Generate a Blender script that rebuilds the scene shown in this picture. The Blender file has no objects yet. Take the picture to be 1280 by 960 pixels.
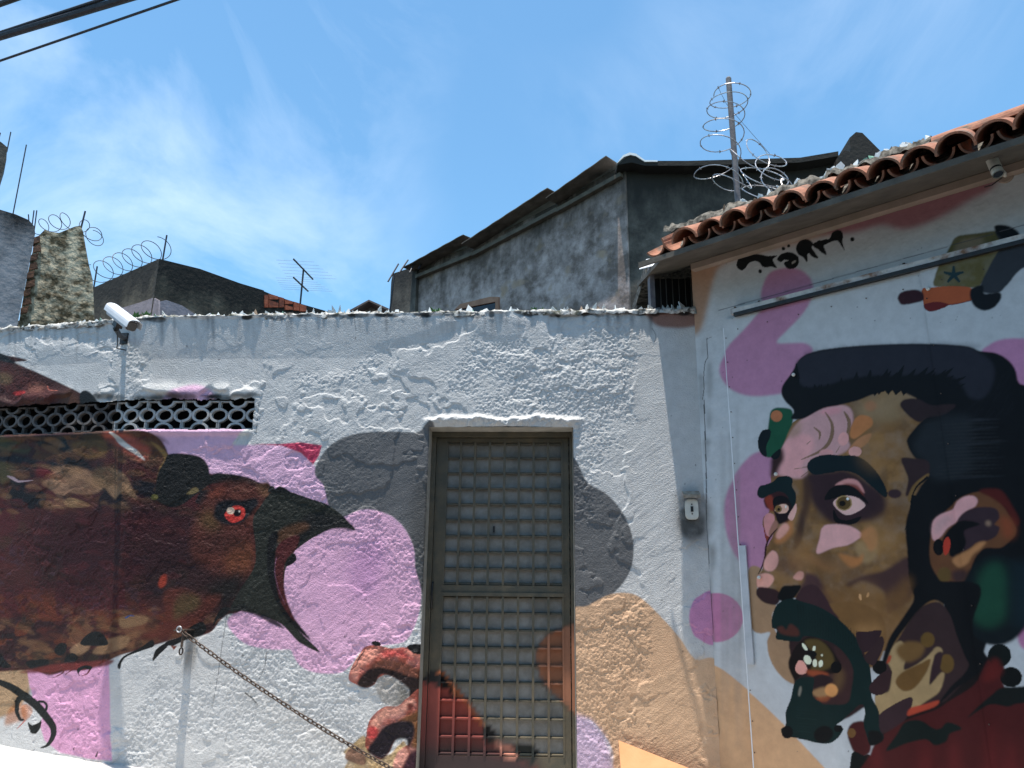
import bpy, bmesh, math, random
import numpy as np
from mathutils import Vector, Matrix

# ------------------------------------------------------------------ camera, sky, sun, exposure
scene = bpy.context.scene
FPX, PITCH, ROLL = 967.0, math.radians(15.8), math.radians(0.6)
EYE = np.array([0.0, 0.0, 1.55])
_rt = np.array([1.0, 0, 0]); _fw = np.array([0, math.cos(PITCH), math.sin(PITCH)]); _up = np.array([0, -math.sin(PITCH), math.cos(PITCH)])
CR = math.cos(ROLL) * _rt + math.sin(ROLL) * _up
CU = math.cos(ROLL) * _up - math.sin(ROLL) * _rt
CF = _fw
cam_d = bpy.data.cameras.new('camera'); cam = bpy.data.objects.new('camera', cam_d)
scene.collection.objects.link(cam); scene.camera = cam
cam_d.sensor_width = 36.0; cam_d.lens = 36.0 * FPX / 1280.0; cam_d.clip_start = 0.05; cam_d.clip_end = 2000
cam.matrix_world = Matrix(((CR[0], CU[0], -CF[0], EYE[0]), (CR[1], CU[1], -CF[1], EYE[1]), (CR[2], CU[2], -CF[2], EYE[2]), (0, 0, 0, 1)))

SUN_DIR = Vector((-0.075, -0.125, 1.0)).normalized()      # towards the sun, nearly overhead
world = bpy.data.worlds.new('World'); scene.world = world; world.use_nodes = True
wn = world.node_tree; wn.nodes.clear()
def wnode(t, **k):
    n = wn.nodes.new(t)
    for a, b in k.items(): setattr(n, a, b)
    return n
w_out = wnode('ShaderNodeOutputWorld'); w_bg = wnode('ShaderNodeBackground'); w_bg.inputs['Strength'].default_value = 0.15
w_sky = wnode('ShaderNodeTexSky', sky_type='NISHITA', sun_disc=False)
w_sky.sun_elevation = math.asin(SUN_DIR.z); w_sky.sun_rotation = math.atan2(SUN_DIR.x, SUN_DIR.y)
w_sky.air_density = 1.0; w_sky.dust_density = 0.25; w_sky.ozone_density = 1.0
w_tc = wnode('ShaderNodeTexCoord'); w_map = wnode('ShaderNodeMapping'); w_map.inputs['Scale'].default_value = (1.0, 1.0, 1.25)
w_map.inputs['Location'].default_value = (0.55, 0.1, 0.3)
w_n1 = wnode('ShaderNodeTexNoise'); w_n1.inputs['Scale'].default_value = 2.5; w_n1.inputs['Detail'].default_value = 8; w_n1.inputs['Roughness'].default_value = 0.6; w_n1.inputs['Distortion'].default_value = 0.5
w_n2 = wnode('ShaderNodeTexNoise'); w_n2.inputs['Scale'].default_value = 0.9; w_n2.inputs['Detail'].default_value = 3
w_r1 = wnode('ShaderNodeMapRange'); w_r1.inputs['From Min'].default_value = 0.46; w_r1.inputs['From Max'].default_value = 0.72
w_r2 = wnode('ShaderNodeMapRange'); w_r2.inputs['From Min'].default_value = 0.38; w_r2.inputs['From Max'].default_value = 0.62
w_mul = wnode('ShaderNodeMath', operation='MULTIPLY'); w_mul2 = wnode('ShaderNodeMath', operation='MULTIPLY'); w_mul2.inputs[1].default_value = 0.66
w_mix = wnode('ShaderNodeMixRGB'); w_mix.inputs['Color2'].default_value = (7.4, 8.0, 8.6, 1)
w_gain = wnode('ShaderNodeMixRGB', blend_type='MULTIPLY'); w_gain.inputs['Fac'].default_value = 1; w_gain.inputs['Color2'].default_value = (0.80, 1.12, 1.14, 1)
w_map.inputs['Rotation'].default_value = (0.25, 0.0, -0.4)
L = wn.links.new
L(w_tc.outputs['Generated'], w_map.inputs['Vector']); L(w_map.outputs[0], w_n1.inputs['Vector']); L(w_map.outputs[0], w_n2.inputs['Vector'])
L(w_n1.outputs['Fac'], w_r1.inputs['Value']); L(w_n2.outputs['Fac'], w_r2.inputs['Value'])
L(w_r1.outputs[0], w_mul.inputs[0]); L(w_r2.outputs[0], w_mul.inputs[1]); L(w_mul.outputs[0], w_mul2.inputs[0])
L(w_sky.outputs[0], w_gain.inputs['Color1']); L(w_gain.outputs[0], w_mix.inputs['Color1']); L(w_mul2.outputs[0], w_mix.inputs['Fac'])
L(w_mix.outputs[0], w_bg.inputs['Color']); L(w_bg.outputs[0], w_out.inputs['Surface'])

sun_d = bpy.data.lights.new('sun', 'SUN'); sun_d.energy = 5.0; sun_d.angle = math.radians(0.5); sun_d.color = (1.0, 0.94, 0.85)
sun = bpy.data.objects.new('sun', sun_d); scene.collection.objects.link(sun); sun.location = (0, 0, 30)
sun.rotation_euler = SUN_DIR.to_track_quat('Z', 'Y').to_euler()
scene.view_settings.view_transform = 'Standard'; scene.view_settings.look = 'None'
scene.view_settings.gamma = 1.0; scene.view_settings.exposure = 0.55

# ------------------------------------------------------------------ helpers
col = scene.collection
rng = random.Random(7)
nrg = np.random.default_rng(11)

def ray(x, y): return CF + CR * (x - 640) / FPX - CU * (y - 480) / FPX
def hit(x, y, P0, n):
    d = ray(x, y); t = float((np.asarray(P0) - EYE) @ n) / float(d @ n)
    return EYE + d * t
def at_y(x, y, Y): return hit(x, y, (0, Y, 0), np.array([0, 1.0, 0]))
def at_z(x, y, Zv): return hit(x, y, (0, 0, Zv), np.array([0, 0, 1.0]))

def tag(o, label=None, cat=None, group=None, kind=None):
    if label: o['label'] = label
    if cat: o['category'] = cat
    if group: o['group'] = group
    if kind: o['kind'] = kind
    return o
def empty(name, loc=(0, 0, 0), label=None, cat=None, group=None):
    o = bpy.data.objects.new(name, None); col.objects.link(o); o.location = Vector(loc); o.empty_display_size = 0.1
    return tag(o, label, cat, group)
def link(name, me, mat=None, parent=None, smooth=False):
    o = bpy.data.objects.new(name, me); col.objects.link(o)
    if mat is not None and len(me.materials) == 0: me.materials.append(mat)
    if smooth:
        me.polygons.foreach_set('use_smooth', [True] * len(me.polygons))
    if parent is not None:
        o.parent = parent; o.matrix_parent_inverse = Matrix.Translation(-parent.location)
    return o
def mesh_from(verts, faces, name='m'):
    me = bpy.data.meshes.new(name); me.from_pydata([tuple(map(float, v)) for v in verts], [], faces); me.update(); return me
class MB:
    def __init__(s): s.v = []; s.f = []
    def add(s, vs, fs):
        o = len(s.v); s.v += [tuple(map(float, v)) for v in vs]; s.f += [tuple(i + o for i in f) for f in fs]
    def box(s, c, ux, uy, uz):
        c, ux, uy, uz = map(np.asarray, (c, ux, uy, uz))
        vs = [c + sx * ux + sy * uy + sz * uz for sx in (-1, 1) for sy in (-1, 1) for sz in (-1, 1)]
        s.add(vs, [(0, 1, 3, 2), (4, 6, 7, 5), (0, 4, 5, 1), (2, 3, 7, 6), (0, 2, 6, 4), (1, 5, 7, 3)])
    def tube(s, pts, r, n=8, cap=True, closed=False):
        pts = [np.asarray(p, float) for p in pts]; m = len(pts); rs = r if hasattr(r, '__len__') else [r] * m
        base = len(s.v); prev = None
        for i, p in enumerate(pts):
            if closed: t = pts[(i + 1) % m] - pts[i - 1]
            else: t = pts[min(i + 1, m - 1)] - pts[max(i - 1, 0)]
            t = t / (np.linalg.norm(t) + 1e-9)
            if prev is None:
                a = np.array([0, 0, 1.0]) if abs(t[2]) < 0.9 else np.array([1.0, 0, 0])
                u = np.cross(t, a)
            else: u = prev - t * (prev @ t)
            u = u / (np.linalg.norm(u) + 1e-9); w = np.cross(t, u); prev = u
            for k in range(n):
                q = 2 * math.pi * k / n
                s.v.append(tuple(p + rs[i] * (math.cos(q) * u + math.sin(q) * w)))
        for i in range(m if closed else m - 1):
            a, b = base + i * n, base + ((i + 1) % m) * n
            for k in range(n): s.f.append((a + k, a + (k + 1) % n, b + (k + 1) % n, b + k))
        if cap and not closed:
            s.f.append(tuple(base + k for k in range(n))[::-1]); s.f.append(tuple(base + (m - 1) * n + k for k in range(n)))
    def prism(s, poly, d):
        """polygon of 3-D points pushed along d"""
        n = len(poly); d = np.asarray(d); poly = [np.asarray(p) for p in poly]
        s.add(poly + [p + d for p in poly], [tuple(range(n))[::-1], tuple(range(n, 2 * n))] + [(i, (i + 1) % n, n + (i + 1) % n, n + i) for i in range(n)])
    def build(s, name, mat, parent=None, smooth=False):
        me = mesh_from(s.v, s.f, name)
        bm = bmesh.new(); bm.from_mesh(me); bmesh.ops.recalc_face_normals(bm, faces=bm.faces); bm.to_mesh(me); bm.free()
        return link(name, me, mat, parent, smooth)

# ---- procedural noise on arrays
def vnoise(X, Y, scale, seed):
    r = np.random.default_rng(seed); T = r.random((256, 256))
    x = X / scale; y = Y / scale; xi = np.floor(x).astype(int); yi = np.floor(y).astype(int)
    fx = x - xi; fy = y - yi; fx = fx * fx * fx * (fx * (fx * 6 - 15) + 10); fy = fy * fy * fy * (fy * (fy * 6 - 15) + 10)
    a = T[yi & 255, xi & 255]; b = T[yi & 255, (xi + 1) & 255]; c = T[(yi + 1) & 255, xi & 255]; d = T[(yi + 1) & 255, (xi + 1) & 255]
    return (a * (1 - fx) + b * fx) * (1 - fy) + (c * (1 - fx) + d * fx) * fy
def fbm(X, Y, scale, seed, oct=4, gain=0.5):
    t = 0; amp = 1; tot = 0
    for o in range(oct):
        t = t + amp * vnoise(X + 13.7 * o, Y - 7.1 * o, scale / (2.03 ** o), seed + o); tot += amp; amp *= gain
    return t / tot
def sstep(a, b, x):
    t = np.clip((x - a) / (b - a), 0, 1); return t * t * (3 - 2 * t)
def lin(c):
    c = np.asarray(c, float) / 255.0
    return np.where(c <= 0.04045, c / 12.92, ((c + 0.055) / 1.055) ** 2.4)

# ---- materials
def new_mat(name):
    m = bpy.data.materials.new(name); m.use_nodes = True
    nt = m.node_tree; b = nt.nodes['Principled BSDF']; return m, nt, b
def nd(nt, t, **k):
    n = nt.nodes.new(t)
    for a, b in k.items(): setattr(n, a, b)
    return n
def noisy_mat(name, c1, c2, scale=6, rough=0.8, bump=0.3, bdist=0.01, c3=None, stretch=(1, 1, 1), metal=0, bscale=40, detail=6, lo=0.35, hi=0.65, spec=0.4):
    m, nt, b = new_mat(name); tc = nd(nt, 'ShaderNodeTexCoord'); mp = nd(nt, 'ShaderNodeMapping'); mp.inputs['Scale'].default_value = stretch
    geo = nd(nt, 'ShaderNodeNewGeometry')
    n1 = nd(nt, 'ShaderNodeTexNoise'); n1.inputs['Scale'].default_value = scale; n1.inputs['Detail'].default_value = detail; n1.inputs['Roughness'].default_value = 0.62
    rp = nd(nt, 'ShaderNodeValToRGB'); rp.color_ramp.elements[0].position = lo; rp.color_ramp.elements[1].position = hi
    rp.color_ramp.elements[0].color = (*c1, 1); rp.color_ramp.elements[1].color = (*c2, 1)
    l = nt.links.new
    l(geo.outputs['Position'], mp.inputs['Vector']); l(mp.outputs[0], n1.inputs['Vector']); l(n1.outputs['Fac'], rp.inputs['Fac'])
    outc = rp.outputs['Color']
    if c3 is not None:
        n3 = nd(nt, 'ShaderNodeTexNoise'); n3.inputs['Scale'].default_value = scale * 0.45; n3.inputs['Detail'].default_value = 5; n3.inputs['Roughness'].default_value = 0.6
        l(mp.outputs[0], n3.inputs['Vector']); r3 = nd(nt, 'ShaderNodeMapRange'); r3.inputs['From Min'].default_value = 0.5; r3.inputs['From Max'].default_value = 0.66
        l(n3.outputs['Fac'], r3.inputs['Value']); mx = nd(nt, 'ShaderNodeMixRGB'); mx.inputs['Color2'].default_value = (*c3, 1)
        l(r3.outputs[0], mx.inputs['Fac']); l(outc, mx.inputs['Color1']); outc = mx.outputs[0]
    l(outc, b.inputs['Base Color']); b.inputs['Roughness'].default_value = rough; b.inputs['Metallic'].default_value = metal
    b.inputs['Specular IOR Level'].default_value = spec
    if bump:
        n2 = nd(nt, 'ShaderNodeTexNoise'); n2.inputs['Scale'].default_value = bscale; n2.inputs['Detail'].default_value = 5
        l(geo.outputs['Position'], n2.inputs['Vector']); bp = nd(nt, 'ShaderNodeBump'); bp.inputs['Strength'].default_value = bump; bp.inputs['Distance'].default_value = bdist
        l(n2.outputs['Fac'], bp.inputs['Height']); l(bp.outputs[0], b.inputs['Normal'])
    return m
def paint_mat(name, rough, base=None, bump=0.25, bscale=160, spec=0.5, bdist=0.004):
    """colour from the painted 'Col' attribute; with base, alpha mixes paint over a base colour"""
    m, nt, b = new_mat(name); at = nd(nt, 'ShaderNodeVertexColor'); at.layer_name = 'Col'; l = nt.links.new
    geo = nd(nt, 'ShaderNodeNewGeometry')
    n1 = nd(nt, 'ShaderNodeTexNoise'); n1.inputs['Scale'].default_value = 14; n1.inputs['Detail'].default_value = 8; n1.inputs['Roughness'].default_value = 0.7
    l(geo.outputs['Position'], n1.inputs['Vector'])
    mr = nd(nt, 'ShaderNodeMapRange'); mr.inputs['From Min'].default_value = 0.3; mr.inputs['From Max'].default_value = 0.7; mr.inputs['To Min'].default_value = 0.86; mr.inputs['To Max'].default_value = 1.06
    l(n1.outputs['Fac'], mr.inputs['Value'])
    mul = nd(nt, 'ShaderNodeMixRGB', blend_type='MULTIPLY'); mul.inputs['Fac'].default_value = 1
    src = at.outputs['Color']
    if base is not None:
        rp = nd(nt, 'ShaderNodeValToRGB'); rp.color_ramp.elements[0].position = 0.42; rp.color_ramp.elements[1].position = 0.72
        rp.color_ramp.elements[0].color = (*base[0], 1); rp.color_ramp.elements[1].color = (*base[1], 1)
        n3 = nd(nt, 'ShaderNodeTexNoise'); n3.inputs['Scale'].default_value = 9; n3.inputs['Detail'].default_value = 7; n3.inputs['Roughness'].default_value = 0.7
        l(geo.outputs['Position'], n3.inputs['Vector']); l(n3.outputs['Fac'], rp.inputs['Fac'])
        mx = nd(nt, 'ShaderNodeMixRGB'); l(at.outputs['Alpha'], mx.inputs['Fac']); l(rp.outputs[0], mx.inputs['Color1']); l(at.outputs['Color'], mx.inputs['Color2']); src = mx.outputs[0]
    l(src, mul.inputs['Color1']); l(mr.outputs[0], mul.inputs['Color2']); l(mul.outputs[0], b.inputs['Base Color'])
    b.inputs['Roughness'].default_value = rough; b.inputs['Specular IOR Level'].default_value = spec
    n2 = nd(nt, 'ShaderNodeTexNoise'); n2.inputs['Scale'].default_value = bscale; n2.inputs['Detail'].default_value = 4
    l(geo.outputs['Position'], n2.inputs['Vector']); bp = nd(nt, 'ShaderNodeBump'); bp.inputs['Strength'].default_value = bump; bp.inputs['Distance'].default_value = bdist
    l(n2.outputs['Fac'], bp.inputs['Height']); l(bp.outputs[0], b.inputs['Normal'])
    return m
M = {}
M['stucco'] = paint_mat('painted_stucco', 0.5, bump=0.8, bscale=130, spec=0.22, bdist=0.006)
M['smooth_paint'] = paint_mat('painted_plaster', 0.6, bump=0.2, bscale=90, spec=0.15)
M['sheet_paint'] = paint_mat('painted_sheet', 0.5, bump=0.06, bscale=25, spec=0.12)
M['door'] = paint_mat('door_metal', 0.5, base=((0.082, 0.074, 0.052), (0.15, 0.115, 0.07)), bump=0.15, bscale=60)
M['pane'] = paint_mat('door_pane', 0.28, base=((0.22, 0.205, 0.18), (0.34, 0.325, 0.30)), bump=0.05, bscale=30, spec=0.3)
M['asphalt'] = noisy_mat('asphalt', (0.04, 0.04, 0.04), (0.065, 0.064, 0.062), 3, 0.9)
M['concrete'] = noisy_mat('concrete', (0.46, 0.44, 0.42), (0.60, 0.58, 0.55), 5, 0.85)
M['crust'] = noisy_mat('mortar_crust', (0.045, 0.04, 0.035), (0.62, 0.60, 0.56), 26, 0.95, 0.6, 0.01, c3=(0.06, 0.065, 0.04), lo=0.38, hi=0.55)
M['moss_crust'] = noisy_mat('mossy_mortar', (0.03, 0.028, 0.022), (0.20, 0.18, 0.15), 30, 0.95, 0.6, 0.012, lo=0.4, hi=0.62)
M['shade_dark'] = noisy_mat('unlit_cavity', (0.006, 0.006, 0.007), (0.014, 0.013, 0.013), 8, 0.95, 0)  # near-black base colour stands in for the shade inside the wall openings
M['block'] = noisy_mat('breeze_block_concrete', (0.34, 0.33, 0.32), (0.50, 0.49, 0.48), 12, 0.9, 0.4, 0.004)
M['block_brown'] = noisy_mat('breeze_block_overpainted', (0.055, 0.045, 0.04), (0.16, 0.14, 0.13), 9, 0.85, 0.4, 0.004)
M['terracotta'] = noisy_mat('terracotta', (0.27, 0.11, 0.065), (0.41, 0.19, 0.118), 16, 0.92, 0.6, 0.006, c3=(0.14, 0.11, 0.085))
M['soffit'] = noisy_mat('soffit_board', (0.075, 0.064, 0.05), (0.13, 0.11, 0.086), 7, 0.8, 0.2)
M['soffit_paint'] = noisy_mat('moulding_paint', (0.26, 0.20, 0.15), (0.34, 0.25, 0.20), 6, 0.7, 0.2)
M['white_metal'] = noisy_mat('white_metal', (0.72, 0.72, 0.73), (0.80, 0.80, 0.80), 10, 0.4, 0)
M['grey_metal'] = noisy_mat('grey_metal', (0.16, 0.17, 0.18), (0.27, 0.27, 0.28), 20, 0.5, 0.1, metal=0.4)
M['black_plastic'] = noisy_mat('black_plastic', (0.012, 0.012, 0.013), (0.022, 0.022, 0.022), 20, 0.5, 0)
M['lens'] = noisy_mat('camera_glass', (0.008, 0.008, 0.01), (0.012, 0.012, 0.014), 20, 0.08, 0)
M['rusty_steel'] = noisy_mat('rusty_steel', (0.055, 0.04, 0.033), (0.15, 0.105, 0.08), 60, 0.6, 0.3, 0.002, metal=0.4)
M['galv'] = noisy_mat('galvanised_wire', (0.36, 0.34, 0.35), (0.55, 0.53, 0.53), 40, 0.4, 0, metal=0.7)
M['dark_wire'] = noisy_mat('dark_wire', (0.02, 0.02, 0.026), (0.04, 0.04, 0.05), 40, 0.6, 0)
M['post'] = noisy_mat('weathered_post', (0.11, 0.10, 0.11), (0.20, 0.18, 0.18), 14, 0.8, 0.4, 0.004)
M['leaf'] = noisy_mat('weed_leaf', (0.03, 0.10, 0.03), (0.07, 0.19, 0.05), 30, 0.6, 0)
M['plastic_white'] = noisy_mat('aged_white_plastic', (0.55, 0.53, 0.46), (0.66, 0.64, 0.57), 12, 0.45, 0)
M['orange'] = noisy_mat('orange_board', (0.72, 0.33, 0.14), (0.80, 0.39, 0.18), 5, 0.6, 0.1)
M['fibre'] = noisy_mat('fibre_cement', (0.075, 0.062, 0.05), (0.15, 0.125, 0.105), 5, 0.9, 0.3, c3=(0.05, 0.045, 0.04))
M['tan_frame'] = noisy_mat('ochre_frame', (0.26, 0.13, 0.08), (0.36, 0.19, 0.12), 6, 0.8, 0.3)
M['brick'] = noisy_mat('red_brick', (0.34, 0.075, 0.035), (0.50, 0.14, 0.07), 9, 0.9, 0.4, c3=(0.10, 0.04, 0.03))
M['rough_stone'] = noisy_mat('speckled_render', (0.10, 0.075, 0.04), (0.62, 0.52, 0.36), 11, 0.95, 0.9, 0.03, bscale=16, lo=0.42, hi=0.62)
M['roof_tile_far'] = noisy_mat('far_roof', (0.09, 0.07, 0.065), (0.17, 0.12, 0.11), 9, 0.9, 0.3)
def glass_mat(name, c, tr=0.3):
    m, nt, b = new_mat(name); b.inputs['Base Color'].default_value = (*c, 1); b.inputs['Roughness'].default_value = 0.12
    b.inputs['Transmission Weight'].default_value = tr; b.inputs['IOR'].default_value = 1.45; return m
M['shard_clear'] = glass_mat('clear_shard_glass', (0.82, 0.84, 0.82)); M['shard_green'] = glass_mat('green_shard_glass', (0.32, 0.55, 0.38)); M['shard_brown'] = glass_mat('brown_shard_glass', (0.42, 0.30, 0.2))
def wall_mat(name, base, dark, light, z_dark, z_span, pink=None):
    """weathered render: streaks of soot hanging from the top edge, paler worn patches"""
    m, nt, b = new_mat(name); l = nt.links.new; geo = nd(nt, 'ShaderNodeNewGeometry'); sep = nd(nt, 'ShaderNodeSeparateXYZ'); l(geo.outputs['Position'], sep.inputs[0])
    mp = nd(nt, 'ShaderNodeMapping'); mp.inputs['Scale'].default_value = (4, 4, 1.5); l(geo.outputs['Position'], mp.inputs['Vector'])
    ns = nd(nt, 'ShaderNodeTexNoise'); ns.inputs['Scale'].default_value = 1.0; ns.inputs['Detail'].default_value = 7; ns.inputs['Roughness'].default_value = 0.65; l(mp.outputs[0], ns.inputs['Vector'])
    n1 = nd(nt, 'ShaderNodeTexNoise'); n1.inputs['Scale'].default_value = 2.6; n1.inputs['Detail'].default_value = 9; n1.inputs['Roughness'].default_value = 0.7; l(geo.outputs['Position'], n1.inputs['Vector'])
    rp = nd(nt, 'ShaderNodeValToRGB'); e = rp.color_ramp.elements; e[0].position = 0.40; e[0].color = (*base, 1); e[1].position = 0.60; e[1].color = (*light, 1)
    l(n1.outputs['Fac'], rp.inputs['Fac'])
    cur = rp.outputs[0]
    if pink:
        n4 = nd(nt, 'ShaderNodeTexNoise'); n4.inputs['Scale'].default_value = 4.3; n4.inputs['Detail'].default_value = 6; l(geo.outputs['Position'], n4.inputs['Vector'])
        r4 = nd(nt, 'ShaderNodeMapRange'); r4.inputs['From Min'].default_value = 0.60; r4.inputs['From Max'].default_value = 0.72; l(n4.outputs['Fac'], r4.inputs['Value'])
        m4 = nd(nt, 'ShaderNodeMixRGB'); m4.inputs['Color2'].default_value = (*pink, 1); l(r4.outputs[0], m4.inputs['Fac']); l(cur, m4.inputs['Color1']); cur = m4.outputs[0]
    mr = nd(nt, 'ShaderNodeMapRange'); mr.inputs['From Min'].default_value = z_dark - z_span; mr.inputs['From Max'].default_value = z_dark; l(sep.outputs['Z'], mr.inputs['Value'])
    ad = nd(nt, 'ShaderNodeMath', operation='ADD'); l(mr.outputs[0], ad.inputs[0]); l(ns.outputs['Fac'], ad.inputs[1])
    r2 = nd(nt, 'ShaderNodeMapRange'); r2.inputs['From Min'].default_value = 0.75; r2.inputs['From Max'].default_value = 1.25; l(ad.outputs[0], r2.inputs['Value'])
    mx = nd(nt, 'ShaderNodeMixRGB'); mx.inputs['Color2'].default_value = (*dark, 1); l(r2.outputs[0], mx.inputs['Fac']); l(cur, mx.inputs['Color1'])
    l(mx.outputs[0], b.inputs['Base Color']); b.inputs['Roughness'].default_value = 0.92
    n5 = nd(nt, 'ShaderNodeTexNoise'); n5.inputs['Scale'].default_value = 22; n5.inputs['Detail'].default_value = 8; l(geo.outputs['Position'], n5.inputs['Vector'])
    bp = nd(nt, 'ShaderNodeBump'); bp.inputs['Strength'].default_value = 0.3; bp.inputs['Distance'].default_value = 0.02; l(n5.outputs['Fac'], bp.inputs['Height']); l(bp.outputs[0], b.inputs['Normal'])
    return m

# ------------------------------------------------------------------ the two mural walls: coordinates
AA, AB, AR = math.radians(2.5), math.radians(13.5), math.radians(42.5)
UA = np.array([math.cos(AA), -math.sin(AA), 0]); NA = np.array([-math.sin(AA), -math.cos(AA), 0]); PA = np.array([0, 5.0, 0])
UB = np.array([math.cos(AB), -math.sin(AB), 0]); NB = np.array([-math.sin(AB), -math.cos(AB), 0])
UR = np.array([math.cos(AR), -math.sin(AR), 0]); NR = np.array([-math.sin(AR), -math.cos(AR), 0])
ZZ = np.array([0, 0, 1.0])
SB = float((hit(185, 470, PA, NA) - PA) @ UA); PB = PA + UA * SB
SC = float((hit(879, 600, PA, NA) - PA) @ UA); PC = PA + UA * SC; PC[2] = 0     # the inner corner
def wall_pt(s, z, h=0.0):
    if s >= SB: return PA + UA * s + ZZ * z + NA * h
    return PB + UB * (s - SB) + ZZ * z + NB * h
def to_wall(x, y, off=0.0):
    P = hit(x, y, PA + NA * off, NA); s = float((P - PA) @ UA)
    if s < SB:
        P = hit(x, y, PB + NB * off, NB); s = SB + float((P - PB) @ UB)
    return s, float(P[2])
def to_right(x, y, off=0.0):
    P = hit(x, y, PC + NR * off, NR); return float((P - PC) @ UR), float(P[2])
def right_pt(t, z, h=0.0): return PC + UR * t + ZZ * z + NR * h

# ------------------------------------------------------------------ paint: flat shapes laid on the walls
def catmull(pts, k=6):
    p = np.asarray(pts, float); n = len(p); out = []
    for i in range(n):
        p0, p1, p2, p3 = p[i - 1], p[i], p[(i + 1) % n], p[(i + 2) % n]
        for j in range(k):
            t = j / k
            out.append(0.5 * (2 * p1 + (p2 - p0) * t + (2 * p0 - 5 * p1 + 4 * p2 - p3) * t * t + (3 * p1 - p0 - 3 * p2 + p3) * t ** 3))
    return np.array(out)
def blur(m, r):
    r = int(r)
    if r < 1: return m
    for _ in range(2):
        for ax in (0, 1):
            pad = [(0, 0), (0, 0)]; pad[ax] = (r + 1, r); c = np.cumsum(np.pad(m, pad, mode='edge'), axis=ax)
            n = m.shape[ax]; hi = np.take(c, range(2 * r + 1, 2 * r + 1 + n), axis=ax); lo = np.take(c, range(0, n), axis=ax); m = (hi - lo) / (2 * r + 1)
    return m
class Canvas:
    def __init__(s, s0, s1, z0, z1, res, mapper, white, alb, wref):
        s.s0, s.s1, s.z0, s.z1, s.res = s0, s1, z0, z1, res; s.W = int((s1 - s0) / res) + 1; s.H = int((z1 - z0) / res) + 1
        s.map = mapper; s.wref = lin(wref); s.alb = alb
        s.a = np.empty((s.H, s.W, 3)); s.a[:] = s.color(white) if white is not None else 0
        s.alpha = np.zeros((s.H, s.W)); s.X, s.Z = np.meshgrid(s0 + np.arange(s.W) * res, z0 + np.arange(s.H) * res)
    def color(s, c): return np.clip((lin(c) / s.wref) ** 1.04 * s.alb * np.array([1.02, 1.0, 0.97]), 0.004, 0.85)
    def idx(s, pts): return np.array([((u - s.s0) / s.res, (z - s.z0) / s.res) for u, z in pts])
    def mask(s, ipts, soft):
        pad = int(soft * 3) + 3
        x0 = max(0, int(ipts[:, 0].min()) - pad); x1 = min(s.W, int(ipts[:, 0].max()) + pad + 2); y0 = max(0, int(ipts[:, 1].min()) - pad); y1 = min(s.H, int(ipts[:, 1].max()) + pad + 2)
        if x1 <= x0 or y1 <= y0: return None
        D = np.zeros((y1 - y0, x1 - x0 + 1), int); n = len(ipts)
        for i in range(n):
            ax, ay = ipts[i]; bx, by = ipts[(i + 1) % n]
            if ay == by: continue
            if ay > by: ax, ay, bx, by = bx, by, ax, ay
            r0, r1 = max(y0, math.ceil(ay)), min(y1 - 1, math.ceil(by) - 1)
            if r1 < r0: continue
            rr = np.arange(r0, r1 + 1); xs = ax + (rr - ay) * (bx - ax) / (by - ay)
            np.add.at(D, (rr - y0, np.clip(np.ceil(xs).astype(int), x0, x1) - x0), 1)
        m = (np.cumsum(D, 1) % 2)[:, :-1].astype(float)
        return blur(m, soft), (slice(y0, y1), slice(x0, x1))
    def lay(s, ipts, c, soft, op, grain=0.0, seed=1, raw=None):
        r = s.mask(ipts, soft)
        if r is None: return
        m, sl = r; m = m * op
        cc = s.color(c) if raw is None else np.asarray(raw)
        if grain:
            g = fbm(s.X[sl], s.Z[sl], 0.05, seed, 4); m = m * np.clip(1 - grain + grain * 2.4 * (g - 0.29), 0, 1)
        s.a[sl] = s.a[sl] * (1 - m[..., None]) + cc * m[..., None]
        s.alpha[sl] = 1 - (1 - s.alpha[sl]) * (1 - m)
    def sample(s, S, Z):
        x = np.clip((S - s.s0) / s.res, 0, s.W - 1.001); y = np.clip((Z - s.z0) / s.res, 0, s.H - 1.001); xi = x.astype(int); yi = y.astype(int); fx = (x - xi)[..., None]; fy = (y - yi)[..., None]
        def g(A):
            A = A if A.ndim == 3 else A[..., None]
            return (A[yi, xi] * (1 - fx) + A[yi, xi + 1] * fx) * (1 - fy) + (A[yi + 1, xi] * (1 - fx) + A[yi + 1, xi + 1] * fx) * fy
        return g(s.a), g(s.alpha)[..., 0]
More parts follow.
